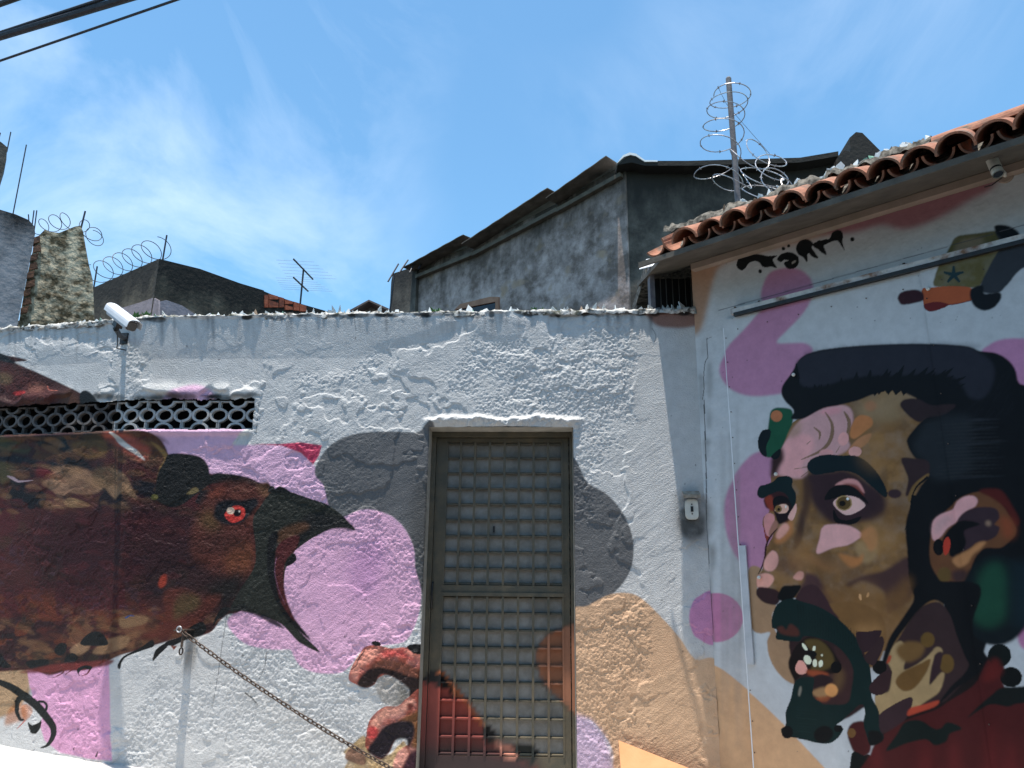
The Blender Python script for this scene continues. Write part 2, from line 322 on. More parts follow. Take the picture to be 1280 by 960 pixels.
class Brush:
    """shapes given in photo pixels (x = ox + u/sc) and laid down at their place on the wall"""
    def __init__(s, cv, ox=0, oy=0, sc=1.0): s.cv, s.ox, s.oy, s.sc = cv, ox, oy, sc
    def px(s, p): return s.cv.map(s.ox + p[0] / s.sc, s.oy + p[1] / s.sc)
    def soft(s, px): return px * 0.0052 / s.cv.res
    def P(s, c, pts, soft=0.3, op=1.0, sharp=False, grain=0.0, seed=1):
        pts = np.asarray(pts, float) if sharp else catmull(pts)
        s.cv.lay(s.cv.idx([s.px(p) for p in pts]), c, s.soft(soft), op, grain, seed)
    def E(s, c, x, y, rx, ry, rot=0, soft=0.3, op=1.0, grain=0.0):
        q = math.radians(rot); pts = []
        for k in range(28):
            a = k / 28 * 2 * math.pi; u, v = rx * math.cos(a), ry * math.sin(a); pts.append((x + u * math.cos(q) - v * math.sin(q), y + u * math.sin(q) + v * math.cos(q)))
        s.P(c, pts, soft, op, True, grain)
    def S(s, c, pts, w0, w1=None, wm=None, soft=0.2, op=1.0):
        """tapered stroke through pts, widths in the same units"""
        p = np.asarray(pts, float)
        if len(p) > 2:
            q = []
            for i in range(len(p) - 1):
                p0, p1, p2, p3 = p[max(i - 1, 0)], p[i], p[i + 1], p[min(i + 2, len(p) - 1)]
                for j in range(6):
                    t = j / 6; q.append(0.5 * (2 * p1 + (p2 - p0) * t + (2 * p0 - 5 * p1 + 4 * p2 - p3) * t * t + (3 * p1 - p0 - 3 * p2 + p3) * t ** 3))
            q.append(p[-1]); p = np.array(q)
        w1 = w0 if w1 is None else w1; n = len(p); Lf, Rt = [], []
        for i in range(n):
            t = i / (n - 1); w = w0 + (w1 - w0) * t
            if wm is not None: w = w + (wm - (w0 + w1) / 2) * math.sin(math.pi * t)
            d = p[min(i + 1, n - 1)] - p[max(i - 1, 0)]; d = d / (np.hypot(*d) + 1e-9); nn = np.array([-d[1], d[0]]) * max(w, 0.05) / 2
            Lf.append(p[i] + nn); Rt.append(p[i] - nn)
        s.P(c, Lf + Rt[::-1], soft, op, True)

Z0, Z1 = 0.42, 3.56
S0 = to_wall(-300, 500)[0]
LW = Canvas(S0, SC, Z0, Z1, 0.0024, to_wall, (205, 208, 208), 0.57, (205, 208, 208))
RW = Canvas(-0.02, 2.75, Z0, 3.95, 0.0024, to_right, (166, 174, 184), 0.57, (168, 174, 182))
DOOR_BACK = 0.17
DR = Canvas(-0.75, 0.55, 0.3, 2.75, 0.004, lambda x, y: to_wall(x, y, -DOOR_BACK), None, 0.6, (150, 155, 160))

# ------------------------------------------------------------------ mural on the stucco wall
w = Brush(LW)
PINK, PINK2, GREY, BLK = (220, 182, 210), (222, 178, 207), (106, 108, 110), (26, 27, 27)
w.P((150, 118, 108), [(806, 380), (875, 376), (876, 402), (862, 409), (840, 410), (818, 405)], 2)
w.P(PINK, [(205, 502), (214, 490), (228, 484), (245, 481), (260, 486), (268, 494), (267, 504)], 2)
w.P(PINK, [(170, 530), (300, 530), (298, 545), (292, 556), (320, 556), (350, 556), (375, 565), (393, 582), (405, 605), (413, 634), (400, 640), (300, 640), (220, 620), (180, 570)], 1.2)
w.P((196, 72, 104), [(316, 555), (350, 555), (375, 553), (403, 557), (399, 570), (392, 581), (376, 566), (352, 557)], 0.6, sharp=True)
w.P(GREY, [(394, 592), (402, 570), (420, 553), (445, 543), (480, 540), (520, 541), (545, 542), (545, 760), (528, 740), (519, 715), (517, 685), (505, 660), (485, 643), (455, 637), (425, 647), (412, 634), (405, 608)], 0.8)
w.P((80, 80, 78), [(520, 610), (545, 600), (545, 760), (524, 735), (520, 700), (514, 665)], 8, 0.7)
w.P(PINK2, [(420, 650), (455, 637), (485, 643), (505, 660), (517, 685), (519, 710), (526, 738), (524, 765), (515, 790), (503, 803), (470, 808), (450, 815), (440, 830), (425, 841), (395, 841), (375, 832), (366, 818), (362, 812), (340, 812), (310, 806), (292, 792), (284, 776), (300, 755), (340, 680)], 0.8)
w.P((222, 176, 208), [(390, 720), (430, 690), (480, 700), (500, 740), (470, 780), (420, 790), (385, 770)], 14, 0.6)
w.P((190, 140, 190), [(440, 690), (480, 680), (470, 740), (440, 740)], 10, 0.5)
w.P(GREY, [(712, 580), (735, 604), (760, 619), (780, 644), (791, 675), (790, 706), (778, 730), (755, 751), (722, 769), (708, 770)], 0.9)
w.P((210, 176, 144), [(708, 772), (735, 757), (760, 744), (782, 741), (802, 748), (830, 775), (850, 798), (869, 824), (900, 836), (920, 990), (780, 990), (766, 938), (752, 915), (738, 900), (708, 885)], 0.8)
w.P((214, 182, 150), [(790, 870), (850, 830), (890, 840), (900, 990), (780, 980), (770, 920)], 6, 0.7)
w.P((205, 184, 208), [(708, 900), (733, 897), (748, 910), (758, 925), (764, 950), (760, 975), (708, 980)], 3)
w.P((206, 146, 186), [(861, 772), (864, 757), (872, 746), (895, 741), (895, 803), (872, 798), (864, 787)], 0.6)
# stain under the bell, corner grime, cracks
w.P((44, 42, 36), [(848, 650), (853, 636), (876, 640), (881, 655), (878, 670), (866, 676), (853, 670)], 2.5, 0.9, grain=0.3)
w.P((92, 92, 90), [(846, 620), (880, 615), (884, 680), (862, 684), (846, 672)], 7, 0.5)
for pts in ([(445, 392), (444, 402), (446, 416), (444, 428)], [(300, 652), (270, 860), (264, 878)], [(815, 410), (820, 420), (818, 428)], [(781, 600), (780, 612)]):
    w.S((70, 70, 72), pts, 1.0, 0.5, soft=0, op=0.7)
w.S((60, 60, 58), [(306, 866), (314, 872), (322, 881)], 2.2, 0.6, soft=0)
w.S((110, 110, 110), [(333, 815), (330, 835), (323, 850)], 1.2, 0.4, soft=0)
# pink block, tan patch and black curl at the lower left
w.P((178, 150, 118), [(-60, 810), (60, 800), (40, 838), (36, 866), (20, 888), (-10, 900), (-60, 905)], 2)
w.P((176, 112, 62), [(6, 905), (14, 884), (30, 880), (34, 896), (18, 904)], 2, 0.7)
w.P((218, 166, 200), [(34, 838), (80, 832), (136, 822), (137, 860), (137, 900), (141, 951), (110, 948), (75, 941), (56, 925), (50, 905), (56, 890), (40, 874)], 0.5, sharp=True)
# --- the bird
w.P((64, 36, 32), [(-420, 380), (0, 443), (20, 454), (50, 467), (80, 481), (100, 491), (135, 512), (150, 530), (60, 540), (-420, 560)], 0.6)
w.P((74, 38, 36), [(-420, 530), (60, 538), (135, 538), (165, 538), (188, 541), (203, 553), (211, 572), (213, 590), (262, 592), (285, 593), (310, 597), (325, 604), (338, 607), (350, 640), (345, 700), (330, 740), (300, 764), (284, 768), (274, 777), (269, 784), (262, 791), (250, 795), (240, 797), (222, 798), (205, 803), (185, 809), (165, 815), (150, 819), (130, 828), (105, 838), (85, 838), (62, 844), (40, 837), (20, 838), (-420, 842)], 0.5)
sl = (slice(None), slice(0, int((to_wall(345, 640)[0] - S0) / LW.res)))
X, Zc = LW.X[sl], LW.Z[sl]
bird = w.cv.mask(w.cv.idx([w.px(p) for p in catmull([(-420, 380), (0, 443), (50, 467), (100, 491), (150, 530), (188, 541), (203, 553), (211, 572), (213, 592), (262, 594), (310, 599), (325, 604), (338, 609), (345, 700), (330, 740), (300, 762), (274, 775), (262, 789), (240, 795), (205, 801), (165, 813), (130, 826), (85, 836), (20, 836), (-420, 840)])]), 3)
bm_, bsl = bird
def mottle(c, scale, sx, lo, hi, seed, zr=None, op=1.0):
    """loose spray dabs inside the bird; zr = pixel band at x=150"""
    g = fbm(LW.X[bsl] / sx, LW.Z[bsl], scale, seed, 4); m = sstep(lo, hi, g) * bm_ * op
    if zr:
        za, zb = to_wall(150, zr[0])[1], to_wall(150, zr[1])[1]; zz = LW.Z[bsl]; m = m * sstep(zb - 0.08, zb + 0.05, zz) * (1 - sstep(za - 0.05, za + 0.08, zz))
    LW.a[bsl] = LW.a[bsl] * (1 - m[..., None]) + LW.color(c) * m[..., None]
mottle((44, 27, 31), 0.30, 2.6, 0.46, 0.66, 40, None, 0.75)
mottle((80, 32, 34), 0.22, 2.4, 0.50, 0.68, 44, (600, 780), 0.7)
mottle((92, 66, 44), 0.12, 1.8, 0.52, 0.62, 48, (540, 625), 0.65)
mottle((26, 24, 28), 0.10, 1.8, 0.58, 0.66, 52, (540, 640))
mottle((128, 92, 66), 0.085, 1.7, 0.56, 0.66, 56, (770, 832), 0.5)
mottle((104, 54, 34), 0.09, 1.6, 0.56, 0.66, 60, (745, 830), 0.8)
mottle((26, 23, 24), 0.07, 1.8, 0.62, 0.69, 64, (770, 832), 0.6)
mottle((70, 68, 40), 0.10, 1.5, 0.62, 0.70, 68, None, 0.18)
mottle((70, 62, 82), 0.05, 1.4, 0.64, 0.72, 72, (680, 770), 0.25)
w.P((24, 20, 24), [(190, 700), (250, 660), (310, 700), (330, 745), (290, 765), (230, 760), (180, 745)], 14, 0.6)
w.P((52, 20, 26), [(40, 650), (120, 630), (220, 640), (250, 680), (180, 720), (60, 720)], 16, 0.7)
w.P((30, 24, 30), [(60, 690), (200, 670), (230, 720), (160, 750), (60, 740)], 16, 0.3)
b = Brush(LW, 0, 520, 5.333)     # shoulder
b.P((66, 70, 46), [(0, 140), (60, 150), (200, 210), (180, 250), (90, 240), (0, 230)], 2, 0.8)
b.P((82, 76, 48), [(0, 300), (90, 320), (100, 380), (40, 440), (0, 440)], 2, 0.8)
b.P((30, 40, 44), [(380, 150), (430, 140), (450, 190), (490, 240), (430, 230), (385, 190)], 0.8)
b.P((30, 30, 38), [(0, 250), (150, 270), (310, 310), (250, 330), (100, 310), (0, 300)], 1.5)
b.P((112, 86, 48), [(480, 190), (560, 160), (680, 160), (720, 230), (640, 280), (540, 270)], 2.5, 0.9, grain=0.4)
b.P((150, 118, 92), [(340, 350), (450, 330), (560, 350), (640, 400), (690, 460), (650, 510), (560, 520), (450, 500), (390, 440)], 1.5, 0.95, grain=0.45)
b.P((160, 126, 100), [(280, 450), (340, 420), (440, 430), (460, 500), (400, 540), (350, 500)], 1, 0.9, grain=0.3)
b.P((140, 112, 80), [(430, 570), (470, 545), (560, 570), (600, 600), (520, 612), (450, 605)], 0.8, grain=0.3)
b.P((150, 120, 92), [(740, 350), (830, 390), (880, 480), (915, 560), (860, 530), (820, 500), (770, 560), (850, 580), (790, 575), (700, 480), (690, 400)], 1, 0.9, grain=0.35)
b.P((96, 78, 58), [(620, 360), (760, 340), (770, 430), (700, 480), (620, 430)], 3, 0.9)
b.P((180, 90, 74), [(690, 130), (740, 110), (860, 130), (980, 200), (1000, 260), (940, 300), (860, 260), (780, 200)], 3, 0.85, grain=0.3)
b.P((216, 214, 208), [(735, 108), (780, 125), (850, 185), (920, 235), (965, 295), (900, 255), (800, 190), (760, 140)], 0.8)
b.P((150, 118, 70), [(1000, 170), (1060, 200), (1120, 260), (1125, 310), (1080, 350), (1050, 420), (1040, 450), (1060, 350), (1095, 290), (1060, 230)], 1, 0.9)
b.P((70, 32, 30), [(860, 330), (960, 340), (1040, 380), (1020, 420), (900, 420)], 2)
b.P((28, 26, 32), [(880, 430), (1030, 440), (1060, 560), (980, 540), (900, 500)], 2)
b.P((180, 160, 170), [(45, 400), (90, 405), (130, 430), (230, 425), (160, 440), (110, 440)], 0.4, 0.8)
b.E((150, 40, 42), 300, 380, 70, 30, 10, 3, 0.4)
b = Brush(LW, 0, 360, 4.0)      # wing above the breeze blocks
b.P((88, 44, 38), [(0, 400), (60, 390), (160, 440), (260, 500), (300, 560), (160, 580), (40, 540)], 5, 0.8, grain=0.3)
b.E((120, 98, 70), 30, 455, 40, 28, 10, 3, 0.8)
b.E((150, 100, 84), 190, 500, 40, 20, 0, 4, 0.8)
b.P((176, 48, 46), [(70, 525), (120, 515), (140, 530), (90, 540)], 0.5, 0.8)
b.S((190, 110, 92), [(240, 490), (255, 512), (300, 515)], 5, 2)
b.P((92, 62, 46), [(310, 540), (360, 520), (400, 560), (380, 600), (310, 590)], 4, 0.8)
b.P(BLK, [(400, 570), (402, 530), (425, 512), (460, 530), (500, 580), (520, 605), (420, 605)], 0.5)
b.P(BLK, [(-200, 250), (0, 325), (40, 345), (80, 378), (30, 372), (0, 365), (-200, 330)], 0.5)
for k in range(760):      # feather strokes
    u = rng.random()
    if u < 0.45: x0, y0, cs_ = rng.uniform(-300, 205), rng.uniform(548, 640), [(128, 96, 64), (96, 62, 42), (44, 30, 32), (150, 116, 84), (92, 40, 36), (30, 28, 32)]
    elif u < 0.8: x0, y0, cs_ = rng.uniform(-300, 225), rng.uniform(752, 818) - 0.0, [(134, 100, 70), (110, 62, 42), (34, 26, 28), (98, 46, 36)]
    else: x0, y0, cs_ = rng.uniform(-300, 260), rng.uniform(640, 752), [(84, 34, 38), (46, 26, 32), (98, 48, 44)]
    yb = 838 - max(0, x0 - 60) * 0.2
    if y0 > yb - 8: continue
    ln = rng.uniform(10, 30); a = rng.uniform(-0.1, 0.55); d = (math.cos(a) * ln, math.sin(a) * ln)
    w.S(rng.choice(cs_), [(x0 - d[0] / 2, y0 - d[1] / 2), (x0, y0 - rng.uniform(0, 2.5)), (x0 + d[0] / 2, y0 + d[1] / 2)], 2, 0.6, rng.uniform(4, 9), soft=1.0, op=rng.uniform(0.15, 0.45))
# hump, head and beak
b = Brush(LW, 180, 380, 3.556)
b.P((28, 28, 26), [(50, 850), (60, 760), (90, 700), (110, 668), (180, 665), (250, 680), (285, 720), (295, 760), (330, 752), (420, 762), (500, 790), (560, 815), (520, 830), (400, 800), (300, 800), (240, 840), (150, 900), (80, 890)], 0.6)
b.P((60, 50, 32), [(186, 846), (205, 820), (230, 812), (243, 830), (225, 842)], 0.4)
b.P((120, 106, 72), [(188, 846), (210, 822), (232, 815), (242, 830), (220, 842)], 0.3)
b.E((92, 88, 44), 46, 858, 17, 13, 0, 0.4)
h = Brush(LW, 220, 540, 5.333)
h.P((92, 48, 38), [(200, 420), (260, 360), (360, 330), (470, 330), (560, 360), (620, 390), (600, 440), (560, 520), (530, 620), (520, 760), (530, 860), (470, 940), (330, 960), (200, 900), (100, 800), (120, 600), (160, 500)], 5, 0.95, grain=0.25)
h.P((120, 72, 44), [(330, 820), (420, 740), (500, 760), (520, 850), (480, 940), (360, 940)], 6, 0.75, grain=0.3)
h.P((96, 78, 44), [(150, 580), (220, 520), (290, 600), (280, 660), (200, 640)], 6, 0.7)
h.P((110, 78, 54), [(540, 350), (620, 370), (625, 420), (580, 430)], 3, 0.8)
h.P((140, 72, 54), [(210, 430), (260, 380), (330, 380), (280, 430)], 3, 0.6)
h.P((44, 30, 30), [(260, 660), (400, 700), (500, 660), (520, 560), (500, 700), (330, 800), (100, 760)], 10, 0.5)
h.P((22, 21, 26), [(250, 560), (270, 480), (340, 450), (440, 455), (530, 440), (550, 480), (520, 520), (470, 580), (420, 615), (340, 620), (290, 600)], 1.6)
h.P((196, 62, 54), [(322, 555), (345, 520), (390, 492), (440, 498), (462, 530), (450, 575), (400, 602), (360, 600)], 0.3)
h.E((22, 20, 22), 408, 540, 26, 24)
h.E((212, 190, 170), 364, 525, 27, 24)
h.E((230, 220, 205), 423, 528, 6, 8)
h.P((44, 46, 40), [(520, 560), (560, 500), (610, 430), (650, 400), (760, 400), (880, 440), (1000, 480), (1090, 540), (1150, 600), (1196, 654), (1130, 640), (1040, 645), (960, 680), (860, 740), (790, 800), (805, 850), (770, 880), (740, 900), (725, 960), (730, 1100), (800, 1300), (960, 1465), (820, 1400), (700, 1280), (560, 1220), (440, 1190), (360, 1190), (420, 1060), (520, 900), (530, 760), (515, 640)], 0.4)
h.P((30, 30, 28), [(615, 400), (630, 362), (655, 365), (665, 380), (700, 362), (770, 408), (690, 405)], 0.4)
h.P((26, 26, 26), [(860, 560), (960, 540), (1080, 560), (1196, 654), (1040, 640), (900, 690), (800, 780), (820, 660)], 3, 0.9)
h.P((82, 54, 34), [(660, 720), (690, 660), (760, 620), (860, 600), (890, 640), (820, 680), (760, 720), (700, 740)], 2, 0.9)
h.P((20, 19, 20), [(610, 780), (620, 700), (665, 660), (680, 690), (665, 780), (660, 880), (690, 1040), (760, 1200), (900, 1390), (740, 1250), (650, 1080), (610, 920)], 0.6)
h.P((80, 34, 34), [(668, 790), (720, 720), (820, 690), (800, 780), (740, 850), (720, 930), (730, 1080), (790, 1260), (700, 1130), (665, 950)], 0.8)
h.S((150, 110, 140), [(672, 830), (660, 930), (690, 1060), (730, 1150)], 4, 2, soft=0, op=0.7)
h.P((22, 21, 22), [(770, 830), (795, 810), (803, 850), (775, 880), (735, 895), (745, 860)], 0.4)
h.P((30, 30, 28), [(360, 1185), (440, 1150), (540, 1200), (640, 1240), (720, 1310), (640, 1280), (540, 1225), (460, 1200)], 0.6, 0.9)
h.P((22, 22, 21), [(200, 1040), (330, 960), (440, 940), (430, 1060), (380, 1160), (300, 1180), (240, 1120)], 6, 0.8)
# throat and bottom feathers
b = Brush(LW, 0, 600, 4.0)
b.P((150, 58, 40), [(790, 520), (805, 480), (830, 475), (828, 520), (805, 540)], 1, 0.9)
b.P((92, 46, 36), [(820, 560), (920, 540), (1000, 580), (1100, 575), (1090, 620), (1020, 690), (940, 740), (840, 790), (760, 800), (700, 780), (820, 700)], 2.5, 0.9, grain=0.3)
b.P((84, 74, 46), [(880, 600), (930, 565), (1000, 590), (990, 640), (910, 680), (870, 700)], 3, 0.8, grain=0.3)
b.P((134, 106, 78), [(600, 690), (680, 675), (740, 690), (720, 720), (640, 740), (600, 735)], 1, 0.9, grain=0.3)
b.S((50, 84, 140), [(625, 690), (650, 678), (672, 682)], 8, 3)
b.P((146, 116, 86), [(460, 860), (520, 810), (600, 780), (650, 790), (620, 840), (520, 870)], 1, 0.9, grain=0.3)
b.P((150, 120, 92), [(350, 850), (400, 810), (450, 805), (440, 850), (380, 880)], 1, 0.9, grain=0.2)
for q in ([(440, 770), (500, 760), (540, 820), (470, 830), (400, 820)], [(270, 850), (300, 815), (335, 825), (320, 870), (285, 875)], [(325, 890), (360, 865), (390, 885), (360, 925), (325, 920)], [(130, 910), (180, 900), (240, 900), (235, 940), (180, 955), (150, 940)], [(0, 870), (30, 900), (60, 935), (0, 930)],
          [(590, 920), (620, 880), (700, 840), (760, 800), (770, 830), (720, 850), (640, 880), (610, 910), (600, 945), (590, 940)], [(765, 905), (780, 850), (830, 815), (840, 830), (800, 870)], [(830, 810), (910, 780), (960, 730), (1010, 710), (1030, 740), (1010, 775), (930, 800), (860, 830)], [(1065, 735), (1075, 690), (1110, 640), (1150, 640), (1130, 670), (1085, 700)]):
    b.P(BLK, q, 0.4)
b.P((120, 62, 46), [(870, 850), (855, 830), (885, 830)], 0.3, sharp=True)
b = Brush(LW, 0, 700, 3.69)
b.P((112, 50, 46), [(90, 520), (160, 500), (260, 480), (400, 470), (520, 460), (500, 485), (420, 500), (330, 510), (200, 520)], 1, 0.9)
for q in ([(240, 500), (232, 515), (235, 530)], [(310, 485), (290, 520), (240, 546)], [(360, 490), (330, 510), (300, 530)], [(420, 495), (400, 525), (372, 536)], [(365, 495), (362, 515), (372, 536)]):
    b.S((104, 44, 40), q, 10, 1, soft=0.1)
b.P(BLK, [(360, 500), (390, 486), (425, 492), (415, 506), (385, 502), (368, 520), (370, 535), (360, 520)], 0.2)
# black curl
b = Brush(LW, 0, 840, 8.0)
CURL = (30, 33, 31)
b.S(CURL, [(-300, -20), (-20, 90), (120, 150), (250, 245), (360, 330), (450, 430), (530, 540), (535, 640), (480, 730), (412, 756)], 40, 8, 82)
b.S(CURL, [(235, 230), (175, 300), (175, 400), (210, 470), (250, 475)], 60, 18, 44)
b.S(CURL, [(360, 300), (440, 300), (470, 340), (455, 390)], 26, 26)
b.P(CURL, [(285, 500), (330, 530), (390, 505), (415, 480), (412, 540), (380, 600), (345, 618), (310, 590)], 0.2)
b.P((190, 124, 84), [(225, 340), (270, 320), (325, 370), (315, 440), (260, 480), (225, 420)], 0.8, 0.8, grain=0.3)
b.S((190, 110, 100), [(260, 480), (215, 530), (175, 572)], 14, 3)
b.S((50, 45, 45), [(735, 780), (748, 748)], 14, 8); b.S((50, 45, 45), [(965, 850), (985, 792)], 20, 10)
# --- the hand
b = Brush(LW, 420, 720, 3.765)
b.P((184, 158, 116), [(30, 990), (60, 860), (35, 830), (80, 790), (130, 750), (150, 790), (170, 850), (250, 840), (290, 800), (330, 790), (360, 990)], 0.8, grain=0.15)
b.P((128, 100, 84), [(42, 850), (60, 815), (100, 810), (135, 830), (140, 880), (118, 890), (60, 870)], 0.5)
b.P((168, 166, 162), [(185, 520), (215, 465), (280, 490), (330, 530), (342, 570), (300, 612), (230, 602), (200, 560)], 1.2)
b.P((110, 108, 100), [(280, 490), (330, 530), (342, 570), (300, 612), (270, 600), (300, 560)], 4, 0.8)
b.P((172, 92, 78), [(60, 485), (75, 430), (110, 370), (135, 335), (190, 325), (260, 340), (330, 335), (410, 360), (410, 480), (350, 520), (300, 490), (240, 465), (200, 480), (180, 510), (140, 525), (90, 508)], 0.4, grain=0.15)
b.P((222, 156, 138), [(72, 450), (110, 375), (150, 342), (205, 345), (180, 390), (120, 430), (98, 490)], 1.5, 0.9, grain=0.3)
b.P((200, 84, 80), [(220, 352), (290, 348), (330, 343), (400, 365), (390, 400), (300, 375), (230, 385)], 1.5, 0.8, grain=0.2)
b.P((214, 150, 132), [(320, 345), (400, 360), (410, 400), (350, 380)], 1.5, 0.7)
b.P((104, 66, 46), [(160, 430), (220, 390), (300, 400), (410, 450), (410, 500), (340, 500), (260, 460), (200, 450)], 2, 0.85, grain=0.2)
b.P((44, 30, 28), [(100, 508), (140, 450), (190, 430), (260, 440), (340, 470), (410, 490), (410, 580), (345, 570), (340, 530), (270, 480), (215, 463), (185, 505), (140, 528)], 1.2)
b.E((20, 20, 20), 190, 318, 22, 12, 10); b.P((20, 20, 20), [(335, 330), (385, 320), (410, 330), (410, 365), (365, 362)], 0.3)
b.S((36, 30, 28), [(135, 350), (105, 395), (98, 420), (72, 442)], 5, 3, soft=0.1)
b.P((160, 86, 72), [(138, 790), (150, 700), (180, 650), (230, 615), (290, 612), (340, 572), (410, 560), (410, 990), (255, 990), (300, 830), (342, 790), (330, 760), (280, 770), (250, 830), (210, 862), (170, 842), (142, 812)], 0.4, grain=0.15)
b.P((224, 164, 144), [(165, 690), (230, 622), (290, 618), (345, 578), (372, 600), (300, 652), (230, 672), (190, 720)], 1.4, 0.95, grain=0.3)
b.E((198, 78, 76), 172, 738, 25, 32, 0, 1); b.E((120, 62, 54), 350, 615, 16, 18, 0, 1)
b.P((112, 78, 44), [(290, 690), (370, 640), (410, 640), (410, 800), (350, 800), (360, 740)], 2, 0.9)
b.P((32, 24, 32), [(180, 770), (240, 700), (330, 680), (368, 705), (365, 760), (340, 805), (330, 770), (280, 775), (250, 832), (212, 862), (150, 825)], 1)
b.P((226, 164, 148), [(268, 900), (290, 830), (328, 810), (342, 850), (312, 900)], 0.8, grain=0.2)
b.P((60, 32, 44), [(330, 860), (372, 820), (410, 820), (410, 990), (290, 990)], 1.5)
# grime hanging from the wall top
for k in range(150):
    x0 = rng.uniform(0, 815); yt = 411 - x0 / 185 * 13 if x0 < 185 else 398 - (x0 - 185) / 635 * 8
    ln = rng.uniform(5, 34) * (1 if rng.random() < 0.8 else 1.6)
    w.S((66, 66, 70), [(x0, yt - 4), (x0 + rng.uniform(-1, 1), yt + ln * 0.5), (x0 + rng.uniform(-1.5, 1.5), yt + ln)], rng.uniform(2, 6), 0.5, soft=1.5, op=rng.uniform(0.12, 0.4))
for k in range(110):
    x0 = rng.uniform(-20, 875); yt = 411 - x0 / 185 * 13 if x0 < 185 else 398 - (x0 - 185) / 635 * 8
    w.E((34, 33, 30), x0, yt + rng.uniform(-5, 3), rng.uniform(3, 14), rng.uniform(1.5, 4.5), rng.uniform(-10, 10), 0.8, rng.uniform(0.4, 0.85))
for k in range(26):
    w.E((40, 40, 36), rng.uniform(118, 318), 497 + rng.uniform(-4, 3), rng.uniform(5, 14), rng.uniform(2, 5), 0, 1.5, rng.uniform(0.3, 0.8))
for k in range(60):
    x0, y0 = rng.uniform(20, 870), rng.uniform(420, 950)
    w.E((70, 70, 70), x0, y0, rng.uniform(0.5, 1.4), rng.uniform(0.5, 1.6), 0, 0, 0.6)
for k in range(16):      # rust and dirt below the chain hook
    w.S((110, 100, 86), [(rng.uniform(228, 246), rng.uniform(795, 815)), (rng.uniform(226, 250), rng.uniform(830, 850))], rng.uniform(2, 6), 1, soft=2, op=0.25)

# ------------------------------------------------------------------ mural on the right wall and its metal sheets
w = Brush(RW)
RPINK = (160, 118, 150)
w.P((150, 124, 108), [(840, 330), (900, 318), (1040, 276), (1110, 252), (1110, 262), (1040, 292), (960, 314), (905, 330), (892, 350), (884, 385), (874, 415), (850, 415)], 4)
w.P((134, 98, 108), [(1010, 290), (1060, 276), (1150, 240), (1220, 205), (1262, 195), (1240, 236), (1218, 248), (1194, 262), (1171, 274), (1145, 284), (1124, 287), (1102, 282), (1060, 292)], 4)
w.P((176, 146, 118), [(840, 800), (869, 822), (900, 835), (930, 858), (960, 884), (985, 908), (1005, 930), (1035, 962), (1060, 990), (840, 990)], 0.8)
w.P(RPINK, [(953, 358), (962, 341), (980, 335), (1000, 337), (1013, 348), (1017, 364), (1013, 382), (1000, 400), (985, 415), (973, 429), (990, 430), (1008, 430), (1018, 438), (1012, 452), (1000, 472), (985, 490), (965, 495), (940, 496), (920, 490), (905, 478), (899, 462), (905, 445), (915, 430), (930, 415), (945, 398), (955, 385), (951, 372)], 1.6)
g1 = Brush(RW, 860, 420, 3.0)
g1.P(RPINK, [(340, 440), (265, 438), (215, 475), (175, 530), (145, 590), (135, 650), (140, 720), (160, 790), (190, 840), (230, 870), (270, 890), (320, 800), (360, 600)], 1.6)
w.E((164, 112, 148), 895, 772, 34, 31, 0, 0.8)
g1.P((166, 120, 156), [(1110, 80), (1135, 40), (1180, 20), (1260, 16), (1420, 40), (1420, 260), (1200, 220)], 1)
w.E((158, 110, 148), 1285, 790, 12, 22, 0, 1)
for k in range(70):       # overspray specks and dirt
    w.E((60, 62, 70), rng.uniform(880, 1275), rng.uniform(300, 955), rng.uniform(0.4, 0.9), rng.uniform(0.4, 1.0), 0, 0, 0.7)
# signature
t = Brush(RW, 780, 260, 4.0); INK = (24, 27, 30)
t.P(INK, [(563, 292), (568, 260), (590, 238), (630, 229), (680, 232), (720, 240), (766, 237), (745, 255), (750, 275), (764, 300), (735, 293), (710, 297), (690, 291), (675, 272), (650, 265), (625, 276), (605, 302), (585, 312)], 0.35)
t.E(INK, 680, 316, 9, 10); t.E(INK, 797, 203, 9, 9); t.E(INK, 823, 190, 8, 8); t.E(INK, 1141, 157, 11, 11)
t.P(INK, [(765, 258), (780, 235), (810, 221), (845, 225), (872, 245), (874, 275), (857, 299), (825, 305), (805, 290), (802, 272), (822, 262), (800, 260), (785, 270)], 0.35)
t.P((140, 142, 144), [(838, 272), (855, 262), (860, 268), (842, 280)], 0.1)
t.P(INK, [(860, 205), (870, 175), (895, 157), (925, 159), (946, 178), (940, 200), (972, 250), (945, 246), (920, 226), (916, 270), (895, 246), (872, 232)], 0.35)
t.P(INK, [(942, 182), (970, 165), (1005, 158), (1030, 150), (1040, 125), (1065, 111), (1086, 114), (1096, 140), (1092, 170), (1104, 214), (1085, 186), (1070, 166), (1045, 166), (1015, 180), (1000, 190), (1014, 234), (990, 224), (970, 207), (952, 197)], 0.35)
